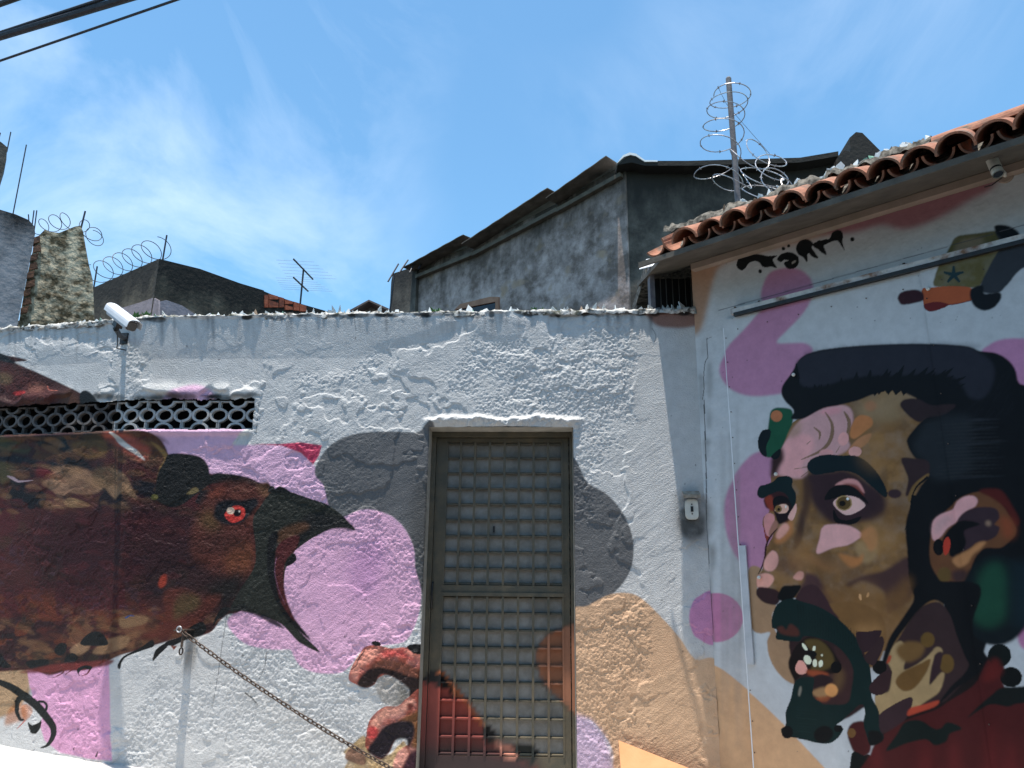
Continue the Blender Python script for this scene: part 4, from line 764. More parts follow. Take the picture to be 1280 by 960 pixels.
# ------------------------------------------------------------------ ground: sloping street and raised pavement
def pave_z(P):                      # the pavement climbs to the left along the wall
    return PV0 + PVS * (P[0] - PVX)
_a = to_wall(2, 931); _b = to_wall(150, 956); _pa = wall_pt(*_a); _pb = wall_pt(*_b)
PVX, PV0 = _pa[0], _pa[2]; PVS = (_pb[2] - _pa[2]) / (_pb[0] - _pa[0])
def sheet(name, pts, dz, mat, parent=None):
    me = mesh_from([(p[0], p[1], PV0 + PVS * (p[0] - PVX) + dz) for p in pts], [tuple(range(len(pts)))], name); return link(name, me, mat, parent)
tag(sheet('street', [(-90, -80), (90, -80), (90, 90), (-90, 90)], -0.16, M['asphalt']), kind='structure')
pv = MB()
def pvp(P, dz): return (P[0], P[1], pave_z(P) + dz)
lineA = [wall_pt(S0 - 1.5, 0, -0.05), wall_pt(SB, 0, -0.05), wall_pt(SC, 0, -0.02), right_pt(3.4, 0, -0.05)]
lineB = [wall_pt(S0 - 1.5, 0, 1.5), wall_pt(SB, 0, 1.5), wall_pt(SC - 0.55, 0, 1.5), right_pt(3.4, 0, 1.1)]
for i in range(3):
    a, b_, c_, d_ = lineA[i], lineA[i + 1], lineB[i + 1], lineB[i]
    pv.add([pvp(a, 0), pvp(b_, 0), pvp(c_, 0), pvp(d_, 0)], [(0, 1, 2, 3)]); pv.add([pvp(d_, 0), pvp(c_, 0), pvp(c_, -0.17), pvp(d_, -0.17)], [(0, 1, 2, 3)])
tag(pv.build('pavement', M['concrete']), kind='structure')

# ------------------------------------------------------------------ dense painted grids
def grid_mesh(name, P, colr, keep, mat, parent, alpha=None):
    H, W = P.shape[:2]; idx = np.arange(H * W).reshape(H, W)
    q = np.stack([idx[:-1, :-1], idx[:-1, 1:], idx[1:, 1:], idx[1:, :-1]], -1)[keep]
    used = np.zeros(H * W, bool); used[q.ravel()] = True; remap = np.cumsum(used) - 1; q = remap[q]
    V = P.reshape(-1, 3)[used]; n = len(q); me = bpy.data.meshes.new(name)
    me.vertices.add(len(V)); me.vertices.foreach_set('co', V.astype(np.float32).ravel())
    me.loops.add(n * 4); me.loops.foreach_set('vertex_index', q.astype(np.int32).ravel())
    me.polygons.add(n); me.polygons.foreach_set('loop_start', np.arange(0, n * 4, 4, dtype=np.int32)); me.polygons.foreach_set('use_smooth', np.ones(n, bool))
    me.update(calc_edges=True); me.validate()
    ca = me.color_attributes.new('Col', 'FLOAT_COLOR', 'POINT'); rgba = np.ones((len(V), 4), np.float32); rgba[:, :3] = colr.reshape(-1, 3)[used]
    ca.data.foreach_set('color', rgba.ravel()); return link(name, me, mat, parent)

# ---- the long stucco wall
tops = [to_wall(-300, 436), to_wall(0, 413), to_wall(95, 406), to_wall(185, 399), to_wall(500, 393), to_wall(820, 389), (SC, to_wall(820, 389)[1])]
def ztop(s): return np.interp(s, [t_[0] for t_ in tops], [t_[1] for t_ in tops])
d_l = 0.5 * (to_wall(537, 540)[0] + to_wall(519, 950)[0]); d_r = 0.5 * (to_wall(717, 540)[0] + to_wall(720, 950)[0]); d_t = to_wall(630, 534)[1]; d_b = d_t - 2.13
bn_r = to_wall(318, 515)[0]; bn_t = 0.5 * (to_wall(250, 496)[1] + to_wall(40, 510)[1]); bn_b = 0.5 * (to_wall(250, 534)[1] + to_wall(40, 546)[1])
GS = 0.0046
sv = np.arange(S0, SC + GS, GS); nz = int((Z1 - Z0) / GS); kv = np.concatenate([[-0.45], np.linspace(0, 1, nz)])
S, K = np.meshgrid(sv, kv); ZT = ztop(S) + 0.012 * (fbm(S, S * 0, 0.11, 5, 4) - 0.5); Z = Z0 + (ZT - Z0) * K
def smooth_mask(polys, soft):
    m = np.zeros_like(LW.X)
    for pts in polys:
        r = LW.mask(LW.idx([to_wall(*p) for p in catmull(pts)]), soft / LW.res)
        if r is not None: m[r[1]] = np.maximum(m[r[1]], r[0])
    sm = np.clip(((S - LW.s0) / LW.res), 0, LW.W - 1).astype(int); zm = np.clip(((Z - LW.z0) / LW.res), 0, LW.H - 1).astype(int)
    return m[zm, sm]
flat = smooth_mask([[(170, 396), (360, 394), (560, 393), (545, 418), (470, 440), (440, 462), (395, 470), (330, 455), (300, 480), (240, 480), (190, 470), (172, 430)],
                    [(40, 446), (90, 430), (130, 455), (120, 490), (70, 478)], [(588, 396), (650, 394), (648, 425), (600, 424)],
                    [(806, 380), (890, 370), (890, 600), (850, 700), (880, 980), (840, 980), (800, 700), (790, 600)]], 0.03)
trowel = smooth_mask([[(330, 505), (420, 480), (500, 490), (536, 515), (536, 620), (470, 640), (420, 600), (340, 600), (300, 560)], [(738, 600), (800, 560), (870, 560), (880, 760), (850, 790), (790, 720)], [(380, 700), (470, 700), (500, 780), (400, 800)],
                      [(790, 850), (890, 820), (890, 990), (780, 990), (770, 930)]], 0.03)
birdm = smooth_mask([[(0, 440), (120, 500), (200, 545), (330, 605), (440, 655), (400, 812), (270, 785), (130, 830), (0, 830), (-420, 830), (-420, 300)]], 0.03)
n_big = fbm(S, Z, 0.9, 21, 2); n_mid = fbm(S, Z, 0.30, 25, 4); pat = fbm(S, Z, 0.60, 29, 5, 0.55)
rough_m = sstep(0.43, 0.58, pat) * 0.78 + 0.22
rough_m = rough_m * (1 - 0.95 * flat) * (1 - 0.72 * trowel) * (1 - 0.45 * birdm)
fine = 1 - np.abs(2 * fbm(S, Z, 0.030, 33, 3, 0.6) - 1); fine2 = fbm(S, Z, 0.0125, 37, 2, 0.6); med = fbm(S, Z, 0.09, 41, 4, 0.6)
lips = sstep(0.50, 0.525, fbm(S, Z, 0.50, 45, 5, 0.5)) * 0.006 + sstep(0.535, 0.55, fbm(S + 3, Z * 1.3, 0.33, 49, 5, 0.5)) * 0.0045
ang = math.radians(-35); sx = S * math.cos(ang) - Z * math.sin(ang); sy = S * math.sin(ang) + Z * math.cos(ang)
streak = vnoise(sx / 6, sy, 0.012, 53) * 0.5 + vnoise(sx / 9, sy, 0.03, 57) * 0.5
relief = 0.010 * (n_big - 0.5) + 0.012 * (n_mid - 0.5) * (1 - 0.75 * flat) + lips * (1 - 0.8 * flat) * (1 - 0.4 * birdm) \
    + rough_m * (0.0050 * (fine - 0.72) + 0.0064 * (fine2 - 0.5) + 0.0075 * (med - 0.5)) + trowel * 0.0022 * (streak - 0.5) \
    + (1 - rough_m) * 0.0006 * (fine2 - 0.5)
# thick lip of plaster over the door, crusts at the breeze blocks
lz = d_t + 0.045 + 0.07 * (fbm(S, S * 0, 0.16, 61, 3) - 0.5); inx = sstep(d_l - 0.06, d_l, S) * (1 - sstep(d_r, d_r + 0.08, S))
relief += inx * 0.030 * np.exp(-((Z - lz) / np.where(Z > lz, 0.018, 0.04)) ** 2) * (0.5 + 1.0 * fbm(S, Z, 0.03, 65, 3))
relief += (1 - sstep(bn_r - 0.05, bn_r + 0.03, S)) * (0.016 * np.exp(-((Z - bn_b + 0.018) / 0.02) ** 2) + 0.022 * sstep(bn_t - 0.02, bn_t, Z) * np.exp(-((Z - bn_t - 0.05) / 0.05) ** 2) * sstep(0.45, 0.6, fbm(S, Z, 0.2, 69, 3)))
relief += 0.02 * np.exp(-((ZT - Z) / 0.012) ** 2) * fbm(S, Z, 0.05, 73, 3)
relief += flat * 0.085 * np.maximum(Z - 3.15, 0) * (S < SC - 0.5)
relief += -0.004 * ((np.abs(S - d_l) < 0.006) & (Z < d_t)) * 1.0
tB = np.clip((S - (SB - 0.10)) / 0.20, 0, 1); nx = NB[0] * (1 - tB) + NA[0] * tB; ny = NB[1] * (1 - tB) + NA[1] * tB
aS = S >= SB
BX = np.where(aS, PA[0] + UA[0] * S, PB[0] + UB[0] * (S - SB)) + nx * relief; BY = np.where(aS, PA[1] + UA[1] * S, PB[1] + UB[1] * (S - SB)) + ny * relief
P = np.stack([BX, BY, Z], -1); Cc, _ = LW.sample(S, Z)
sc_, zc_ = 0.5 * (S[:-1, :-1] + S[1:, 1:]), 0.5 * (Z[:-1, :-1] + Z[1:, 1:])
jag = 0.012 * (fbm(sc_, zc_, 0.04, 77, 3) - 0.5)
keep = ~((sc_ > d_l) & (sc_ < d_r) & (zc_ < d_t)) & ~((sc_ < bn_r + jag * 2) & (zc_ > bn_b + jag) & (zc_ < bn_t + jag * 2.0))
wall = empty('stucco_wall', PA, 'long rough stucco wall with bird mural, pink and grey circles, glass shards on top', 'wall')
grid_mesh('wall_face', P, Cc, keep, M['stucco'], wall)
del P, Cc, n_big, n_mid, pat, fine, fine2, med, lips, streak, relief, BX, BY
# reveals, back and top of the wall
rv = MB(); TH = 0.26
def wq(mb, a, b_, c_, d_): mb.add([a, b_, c_, d_], [(0, 1, 2, 3)])
wq(rv, wall_pt(d_l, d_t, 0.004), wall_pt(d_r, d_t, 0.004), wall_pt(d_r, d_t, -TH), wall_pt(d_l, d_t, -TH))
wq(rv, wall_pt(d_l, d_b - 0.4, 0.002), wall_pt(d_l, d_t, 0.002), wall_pt(d_l, d_t, -TH), wall_pt(d_l, d_b - 0.4, -TH))
wq(rv, wall_pt(d_r, d_t, 0.002), wall_pt(d_r, d_b - 0.4, 0.002), wall_pt(d_r, d_b - 0.4, -TH), wall_pt(d_r, d_t, -TH))
rv.build('door_reveal', noisy_mat('reveal_plaster', (0.30, 0.28, 0.24), (0.42, 0.39, 0.34), 9, 0.8), wall)
bk = MB(); zt = float(ztop(0.0))
for sa, sb_ in ((S0, SB), (SB, SC)):
    za, zb = float(ztop(max(sa, S0))), float(ztop(sb_))
    wq(bk, wall_pt(sa, -0.8, -TH), wall_pt(sb_ - 1e-6, -0.8, -TH), wall_pt(sb_ - 1e-6, zb, -TH), wall_pt(sa, za, -TH))
wq(bk, wall_pt(S0, -0.8, 0.0), wall_pt(S0, float(ztop(S0)), 0.0), wall_pt(S0, float(ztop(S0)), -TH), wall_pt(S0, -0.8, -TH))
bk.build('wall_back', M['crust'], wall)
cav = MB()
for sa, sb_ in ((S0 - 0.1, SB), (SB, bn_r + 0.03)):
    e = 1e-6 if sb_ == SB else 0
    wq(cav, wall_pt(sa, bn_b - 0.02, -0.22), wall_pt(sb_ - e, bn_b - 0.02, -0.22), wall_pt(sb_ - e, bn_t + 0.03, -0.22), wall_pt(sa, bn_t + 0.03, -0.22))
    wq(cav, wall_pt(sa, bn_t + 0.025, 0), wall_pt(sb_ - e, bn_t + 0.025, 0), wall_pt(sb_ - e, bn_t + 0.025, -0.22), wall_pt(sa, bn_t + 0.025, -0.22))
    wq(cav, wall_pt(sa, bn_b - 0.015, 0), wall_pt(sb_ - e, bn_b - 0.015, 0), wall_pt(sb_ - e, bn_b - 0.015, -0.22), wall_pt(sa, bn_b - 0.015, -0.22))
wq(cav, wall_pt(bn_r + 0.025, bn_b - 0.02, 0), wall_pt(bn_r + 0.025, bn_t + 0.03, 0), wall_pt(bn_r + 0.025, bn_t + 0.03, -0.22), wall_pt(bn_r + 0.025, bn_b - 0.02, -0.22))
cav.build('vent_cavity', M['shade_dark'], wall)
# coping crust: lumpy mortar along the top
cs = np.arange(S0, SC + 0.02, 0.012); prof = [(0.016, -0.02), (0.020, 0.0), (0.014, 0.014), (-0.03, 0.022), (-0.12, 0.026), (-0.22, 0.018), (-TH, -0.01)]
CP = np.zeros((len(prof), len(cs), 3))
for j, s in enumerate(cs):
    for i, (hh, zz) in enumerate(prof):
        s_ = np.array([s]); r1 = float(fbm(s_, np.array([i * 0.3]), 0.05, 81, 3)[0]) - 0.5; r2 = float(fbm(s_, np.array([i * 0.4 + 5]), 0.035, 85, 3)[0]) - 0.5
        CP[i, j] = wall_pt(float(s), float(ztop(s)) + zz + 0.032 * r1, hh + 0.03 * r2)
grid_mesh('coping', CP, np.ones_like(CP), np.ones((len(prof) - 1, len(cs) - 1), bool), M['crust'], wall)
# glass shards: a few broken shapes shared by all
def shard_mesh(k, mat):
    r = random.Random(100 + k); wd = r.uniform(0.011, 0.022); hg = r.uniform(0.8, 1.1); th = 0.003
    out = [(-wd, -0.2), (wd, -0.2), (wd * r.uniform(0.8, 1.2), hg * r.uniform(0.3, 0.6)), (wd * r.uniform(-0.6, 0.6), hg), (-wd * r.uniform(0.7, 1.1), hg * r.uniform(0.25, 0.6))]
    n = len(out); bend = r.uniform(0.002, 0.006)
    vs = [(x, -th + bend * (x / wd) ** 2, z) for x, z in out] + [(x, th + bend * (x / wd) ** 2, z) for x, z in out]
    me = mesh_from(vs, [tuple(range(n)), tuple(range(n, 2 * n))[::-1]] + [(i, n + i, n + (i + 1) % n, (i + 1) % n) for i in range(n)], 'shard'); me.materials.append(mat); return me
SHM = [shard_mesh(k, M['shard_green'] if k in (7,) else M['shard_brown'] if k == 9 else M['shard_clear']) for k in range(10)]
def put_shard(P, hgt, parent, yaw=0.0):
    o = bpy.data.objects.new('glass_shard', rng.choice(SHM)); col.objects.link(o); o.parent = parent; o.matrix_parent_inverse = Matrix.Translation(-parent.location)
    o.location = Vector(P); o.rotation_euler = (rng.uniform(-0.5, 0.4), rng.uniform(-0.6, 0.6), yaw + rng.uniform(-0.9, 0.9)); k = rng.uniform(0.8, 1.25); o.scale = (k, 1, hgt)
x = 4.0
while x < 868:
    dense = 1.0 if x < 500 or x > 640 else 1.5
    s, z = to_wall(x, 400); hh = rng.uniform(-0.10, 0.0)
    if 500 < x < 560 and rng.random() < 0.5: pass
    else:
        put_shard(wall_pt(s, float(ztop(s)) + 0.008, hh), rng.choice([0.025, 0.03, 0.035, 0.045, 0.055, 0.07]), wall, -AA)
        if rng.random() < 0.35: put_shard(wall_pt(s + 0.015, float(ztop(s)) + 0.005, hh - 0.05), rng.uniform(0.03, 0.06), wall, -AA)
    x += rng.uniform(3.0, 6.5) * dense
# breeze blocks
def ring_pts(cx, cz, rx, rz, t, a0, a1, n): return [(cx + (rx - t * e) * math.cos(a0 + (a1 - a0) * k / n), cz + (rz - t * e) * math.sin(a0 + (a1 - a0) * k / n)) for e in (0, 1) for k in range(n + 1)]
def block_mesh():
    mb = MB(); bw, bh, dp, t = 0.1235, 0.0985, 0.03, 0.015
    def strip(cx, cz, a0, a1, n, rx=0.0615, rz=0.0500):
        p = ring_pts(cx, cz, rx, rz, t, a0, a1, n); m = n + 1
        for k in range(n):
            a, b_, c_, d_ = p[k], p[k + 1], p[m + k + 1], p[m + k]
            vs = [(q_[0], 0, q_[1]) for q_ in (a, b_, c_, d_)] + [(q_[0], dp, q_[1]) for q_ in (a, b_, c_, d_)]
            mb.add(vs, [(0, 1, 2, 3), (0, 4, 5, 1), (3, 2, 6, 7)])
    pi = math.pi
    strip(0, 0, 0, 2 * pi, 24); strip(-bw, 0, -pi / 2, pi / 2, 12); strip(bw, 0, pi / 2, 1.5 * pi, 12); strip(0, -bh, 0, pi, 12); strip(0, bh, pi, 2 * pi, 12)
    for sgn in (-1, 1):
        mb.box((sgn * (bw - 0.0045), dp / 2 + 0.001, bh * 0.75), (0.0035, 0, 0), (0, dp / 2, 0), (0, 0, bh * 0.26)); mb.box((sgn * (bw - 0.0045), dp / 2 + 0.001, -bh * 0.75), (0.0035, 0, 0), (0, dp / 2, 0), (0, 0, bh * 0.26))
        for sx_ in (-1, 1): mb.box((sx_ * bw * 0.74, dp / 2 + 0.001, sgn * (bh - 0.004)), (bw * 0.25, 0, 0), (0, dp / 2, 0), (0, 0, 0.004))
    me = mesh_from(mb.v, mb.f, 'breeze_block'); return me
bm1 = block_mesh(); bm1.materials.append(M['block']); bm2 = block_mesh(); bm2.materials.append(M['block_brown'])
c0 = to_wall(295, 516)[0]; bz = 0.5 * (bn_t + bn_b)
for k in range(15):
    s = c0 - 0.249 * k; ang_ = -AA if s > SB else -AB
    if s < S0 + 0.05: break
    o = link('breeze_block', bm1 if s > to_wall(128, 516)[0] else bm2, None, wall); o.location = Vector(wall_pt(s, bz + rng.uniform(-0.003, 0.003), -0.014)); o.rotation_euler = (0, rng.uniform(-0.01, 0.01), ang_)
# weeds on the wall top
def weed(x, hgt, n, seed):
    r = random.Random(seed); s, _z = to_wall(x, 392); base = wall_pt(s, float(ztop(s)) + 0.015, -0.05); o = empty('weed', base, 'leafy green weed beside the security camera on the stucco wall top' if x < 210 else 'tiny green weed among the glass shards in front of the dark yard wall' if x < 470 else 'green weed on the wall top in front of the left end of the weathered house' if x < 600 else 'green weed on the wall top in front of the mottled weathered house wall', 'weed', 'weeds on the wall top')
    mb = MB(); st = MB()
    for k in range(n):
        a = r.uniform(0, 6.28); ln = hgt * r.uniform(0.5, 1.0); d = np.array([math.cos(a), math.sin(a), 0]); side = np.array([-d[1], d[0], 0]); wd = ln * r.uniform(0.16, 0.26); lean = r.uniform(0.25, 0.8)
        p0 = np.array(base); p1 = p0 + d * ln * 0.35 * lean + ZZ * ln * 0.5; p2 = p0 + d * ln * 0.8 * lean + ZZ * ln * (1.0 - 0.25 * lean)
        mb.add([p0, p1 - side * wd, p1 + side * wd, p2], [(0, 1, 2), (1, 3, 2)])
    mb.build('leaf_tuft', M['leaf'], o); st.tube([base - ZZ * 0.02, base + ZZ * hgt * 0.5], 0.002, 5); st.build('stem', M['leaf'], o)
for i, (x, hg, n) in enumerate([(164, 0.085, 26), (177, 0.075, 22), (189, 0.05, 16), (205, 0.03, 10), (262, 0.045, 14), (310, 0.04, 12), (430, 0.035, 10), (520, 0.03, 10), (540, 0.06, 16), (546, 0.07, 10), (586, 0.035, 12), (602, 0.04, 12), (640, 0.04, 14), (668, 0.055, 22), (677, 0.05, 18), (692, 0.05, 20), (716, 0.03, 10)]): weed(x, hg, n, 300 + i)

# ------------------------------------------------------------------ grille door
door = empty('grille_door', wall_pt(0.5 * (d_l + d_r), d_b, -DOOR_BACK), 'olive brown steel grille door with square frosted panes set into the stucco wall', 'door')
def painted(mb, name, mat, parent=door):
    o = mb.build(name, mat, parent); me = o.data; n = len(me.vertices); co = np.empty(n * 3, np.float32); me.vertices.foreach_get('co', co); co = co.reshape(-1, 3)
    ss = (co - PA) @ UA; cc, al = DR.sample(ss, co[:, 2]); ca = me.color_attributes.new('Col', 'FLOAT_COLOR', 'POINT'); ca.data.foreach_set('color', np.concatenate([cc, al[:, None]], 1).astype(np.float32).ravel()); return o
def seg_bar(mb, s0, s1, z0, z1, h0, h1, step=0.02):
    """box between two wall coordinates and two depths, cut along its length so that paint edges show"""
    vert = (z1 - z0) > (s1 - s0); n = max(1, int((max(z1 - z0, s1 - s0)) / step)); m = max(1, int(min(z1 - z0, s1 - s0) / step))
    for i in range(n):
        for j in range(m):
            fs = lambda a, b_, k, N: a + (b_ - a) * k / N
            if vert: za, zb = fs(z0, z1, i, n), fs(z0, z1, i + 1, n); sa, sb_ = fs(s0, s1, j, m), fs(s0, s1, j + 1, m)
            else: sa, sb_ = fs(s0, s1, i, n), fs(s0, s1, i + 1, n); za, zb = fs(z0, z1, j, m), fs(z0, z1, j + 1, m)
            mb.add([wall_pt(sa, za, h0), wall_pt(sb_, za, h0), wall_pt(sb_, zb, h0), wall_pt(sa, zb, h0)], [(0, 1, 2, 3)])
    mb.add([wall_pt(s0, z0, h0), wall_pt(s1, z0, h0), wall_pt(s1, z1, h0), wall_pt(s0, z1, h0), wall_pt(s0, z0, h1), wall_pt(s1, z0, h1), wall_pt(s1, z1, h1), wall_pt(s0, z1, h1)], [(0, 4, 5, 1), (1, 5, 6, 2), (2, 6, 7, 3), (3, 7, 4, 0)])
def dbar(name, s0, s1, z0, z1, h0, h1, mat='door', step=0.02):
    mb = MB(); seg_bar(mb, s0, s1, z0, z1, h0, h1, step); return painted(mb, name, M[mat])
HF = -DOOR_BACK
def dpx(x, y): return to_wall(x, y, HF)
jw = 0.032
dbar('frame_jamb', d_l + 0.001, d_l + jw, d_b, d_t - 0.036, HF + 0.03, HF - 0.04); dbar('frame_jamb', d_r - jw * 0.6, d_r - 0.001, d_b, d_t - 0.036, HF + 0.03, HF - 0.04); dbar('frame_head', d_l + 0.001, d_r - 0.001, d_t - 0.035, d_t - 0.002, HF + 0.03, HF - 0.04)
l0, l1 = d_l + jw + 0.006, d_r - jw * 0.6 - 0.006
gl, gr_ = dpx(556, 640)[0], dpx(704, 640)[0]; gl2, gr2 = dpx(548, 850)[0], dpx(706, 850)[0]; gl, gr_ = 0.5 * (gl + gl2), 0.5 * (gr_ + gr2)
zt1, zt0 = dpx(640, 553)[1], dpx(640, 732)[1]; zb1, zb0 = dpx(640, 746)[1], dpx(640, 946)[1]; lt = d_t - 0.040
dbar('leaf_stile', l0, gl, d_b + 0.01, lt, HF, HF - 0.035, step=0.025); dbar('leaf_stile', gr_, l1, d_b + 0.01, lt, HF, HF - 0.035, step=0.025)
for za, zb in ((zt1, lt), (zb1, zt0), (d_b + 0.01, zb0)): dbar('leaf_rail', gl + 0.0005, gr_ - 0.0005, za, zb, HF - 0.001, HF - 0.034, step=0.025)
dbar('rail_ridge', gl, gr_, zb1 + 0.002, zb1 + 0.024, HF + 0.008, HF - 0.0005)
dbar('edge_strip', l0 - 0.004, l0 + 0.004, d_b + 0.01, lt, HF + 0.006, HF + 0.0005)
NCOL = 8; cw = (gr_ - gl) / NCOL
for (za, zb, nr) in ((zt0, zt1, 9), (zb0, zb1, 9)):
    rh = (zb - za) / nr
    for i in range(1, NCOL):
        c_ = gl + cw * i + rng.uniform(-0.002, 0.002); mb = MB(); seg_bar(mb, c_ - 0.0075, c_ + 0.0075, za, zb, HF + 0.003, HF - 0.010, 0.025); painted(mb, 'vertical_bar', M['door'])
    for s_a, s_b in ((gl, gl + 0.012), (gr_ - 0.012, gr_)): dbar('panel_bead', s_a, s_b, za, zb, HF + 0.004, HF - 0.010)
    for j in range(nr + 1):
        zc = za + rh * j; zc = min(max(zc, za + 0.009), zb - 0.009)
        mb = MB(); n = 40
        for k in range(n):                       # angle section: front lip and a blade sloping back
            a_, b_ = gl + (gr_ - gl) * k / n, gl + (gr_ - gl) * (k + 1) / n
            mb.add([wall_pt(a_, zc - 0.005, HF - 0.011), wall_pt(b_, zc - 0.005, HF - 0.011), wall_pt(b_, zc + 0.004, HF - 0.011), wall_pt(a_, zc + 0.004, HF - 0.011), wall_pt(b_, zc + 0.011, HF - 0.033), wall_pt(a_, zc + 0.011, HF - 0.033), wall_pt(b_, zc - 0.005, HF - 0.034), wall_pt(a_, zc - 0.005, HF - 0.034)],
                   [(0, 1, 2, 3), (3, 2, 4, 5), (0, 7, 6, 1)])
        painted(mb, 'horizontal_bar', M['door'])
    for j in range(nr):
        for i in range(NCOL):
            mb = MB(); h = HF - 0.036 + rng.uniform(-0.001, 0.001); s_a, s_b, z_a, z_b = gl + cw * i + 0.001, gl + cw * (i + 1) - 0.001, za + rh * j + 0.001, za + rh * (j + 1) - 0.001
            seg_bar(mb, s_a, s_b, z_a, z_b, h, h - 0.004, 0.022); painted(mb, 'pane', M['pane'])
dbar('back_sheet', l0, l1, d_b + 0.012, lt - 0.002, HF - 0.046, HF - 0.05, step=0.3)
hp = dpx(541, 742); mb = MB()
mb.tube([wall_pt(hp[0], hp[1] + 0.07, HF + 0.004), wall_pt(hp[0], hp[1] + 0.065, HF + 0.03), wall_pt(hp[0] - 0.002, hp[1], HF + 0.04), wall_pt(hp[0], hp[1] - 0.085, HF + 0.03), wall_pt(hp[0], hp[1] - 0.09, HF + 0.004)], 0.007, 8); mb.build('door_handle', M['black_plastic'], door, True)
mb = MB(); kp = dpx(617, 661); mb.box(wall_pt(kp[0], kp[1], HF - 0.030), UA * 0.006, NA * 0.005, ZZ * 0.02); mb.build('latch', M['black_plastic'], door)
tag_step = MB(); tag_step.box(wall_pt(0.5 * (d_l + d_r), d_b - 0.2, -0.11), UA * (d_r - d_l) * 0.499, NA * 0.14, ZZ * 0.195)
so = tag_step.build('door_step', M['concrete'], wall)

# ------------------------------------------------------------------ house on the right: painted wall, eave and tiles
house = empty('corner_house', PC, 'corner house with painted portrait mural wall under a terracotta tiled eave', 'house')
EZ = 3.80; EOFF = 0.50
tr_px = [(872, 306), (902, 297), (936, 287), (972, 277), (1010, 265), (1047, 252), (1091, 236), (1130, 222), (1171, 206), (1218, 191), (1271, 174)]
tr = [to_right(x_, y_, EOFF) for x_, y_ in tr_px]; TZ = float(np.mean([q_[1] for q_ in tr])); EZ = float(np.mean([to_right(x_, y_)[1] for x_, y_ in ((862, 332), (1040, 275), (1280, 195))]))
sp = (tr[-1][0] - tr[0][0]) / (len(tr) - 1)
pt_l = to_right(925, 680)[0]; rail_z = float(np.mean([to_right(x_, y_, 0.03)[1] for x_, y_ in ((920, 396), (1100, 347), (1275, 300))]))
g = 0.005; tv = np.arange(0, 2.75, g); zv = np.concatenate([[-0.6], np.arange(0.42, EZ + 0.03, g)])
T, Zr = np.meshgrid(tv, zv); rl = 0.004 * (fbm(T, Zr, 0.5, 121, 3) - 0.5) + 0.0022 * (fbm(T, Zr, 0.04, 125, 4) - 0.5) + 0.0016 * (fbm(T, Zr, 0.012, 129, 2) - 0.5)
P = PC + T[..., None] * UR + Zr[..., None] * ZZ + rl[..., None] * NR; Cc, _ = RW.sample(T, Zr)
tc, zc2 = 0.5 * (T[:-1, :-1] + T[1:, 1:]), 0.5 * (Zr[:-1, :-1] + Zr[1:, 1:]); keep = ~((tc > pt_l + 0.03) & (zc2 < rail_z - 0.05))
grid_mesh('painted_wall', P, Cc, keep, M['smooth_paint'], house)
body = MB(); fp = [wall_pt(to_wall(813, 360)[0], 0, -0.30), PC + NR * -0.04 + UR * 0.03, right_pt(2.75, 0, -0.04), right_pt(2.75, 0, -2.5), wall_pt(to_wall(813, 360)[0], 0, -2.8)]
WT = float(ztop(1.0)); body.prism([p + ZZ * -0.8 for p in fp], ZZ * (WT + 0.76)); body.build('house_body', M['crust'], house)
dk = MB(); sl_ = to_wall(813, 360)[0]
dk.prism([wall_pt(sl_, EZ + 0.02, -0.22), PC + ZZ * (EZ + 0.02) - NR * 0.02, right_pt(2.75, EZ + 0.02, -0.02), right_pt(2.75, EZ + 0.02, -2.5), wall_pt(sl_, EZ + 0.02, -2.8)], ZZ * 0.08); dk.build('roof_deck', M['moss_crust'], house)
bw = MB(); bw.prism([right_pt(0.12, WT - 0.05, -0.05), right_pt(2.75, WT - 0.05, -0.05), right_pt(2.75, WT - 0.05, -0.25), right_pt(0.25, WT - 0.05, -0.25)], ZZ * (EZ + 0.02 - WT + 0.05)); bw.prism([wall_pt(sl_, WT - 0.05, -0.8), wall_pt(SC + 0.4, WT - 0.05, -0.8), wall_pt(SC + 0.4, WT - 0.05, -0.9), wall_pt(sl_, WT - 0.05, -0.9)], ZZ * (EZ - WT + 0.06)); bw.build('loft_wall', M['soffit'], house)
# eave soffit, cut off square above the stucco wall
EX = at_y(824, 312, 4.62)[0]; SLP = (EZ - TZ) / EOFF
def eave_pt(x_, off, dz):
    """point on the eave plane with world x and offset from the wall"""
    t_ = (x_ - PC[0] - NR[0] * off) / UR[0]; return right_pt(t_, EZ - SLP * off + dz, off)
sof = MB(); o_out = EOFF - 0.035
pl = [eave_pt(EX, o_out, -0.012), right_pt(2.75, EZ - SLP * o_out - 0.012, o_out), right_pt(2.75, EZ - 0.012, 0.0), right_pt(0.0, EZ - 0.012, 0.0), eave_pt(EX, -0.22, -0.012)]
sof.prism(pl, ZZ * 0.03); sof.build('soffit', M['soffit'], house)
ml = MB(); ml.box(right_pt(1.375 + 0.015, EZ - 0.055, 0.03), UR * 1.36, NR * 0.028, ZZ * 0.022); ml.build('moulding', M['soffit_paint'], house)
fa = MB(); fa.box(right_pt(1.3, EZ - SLP * o_out + 0.0, o_out + 0.008), UR * 1.42, NR * 0.007, ZZ * 0.018); fa.build('eave_batten', M['soffit'], house)
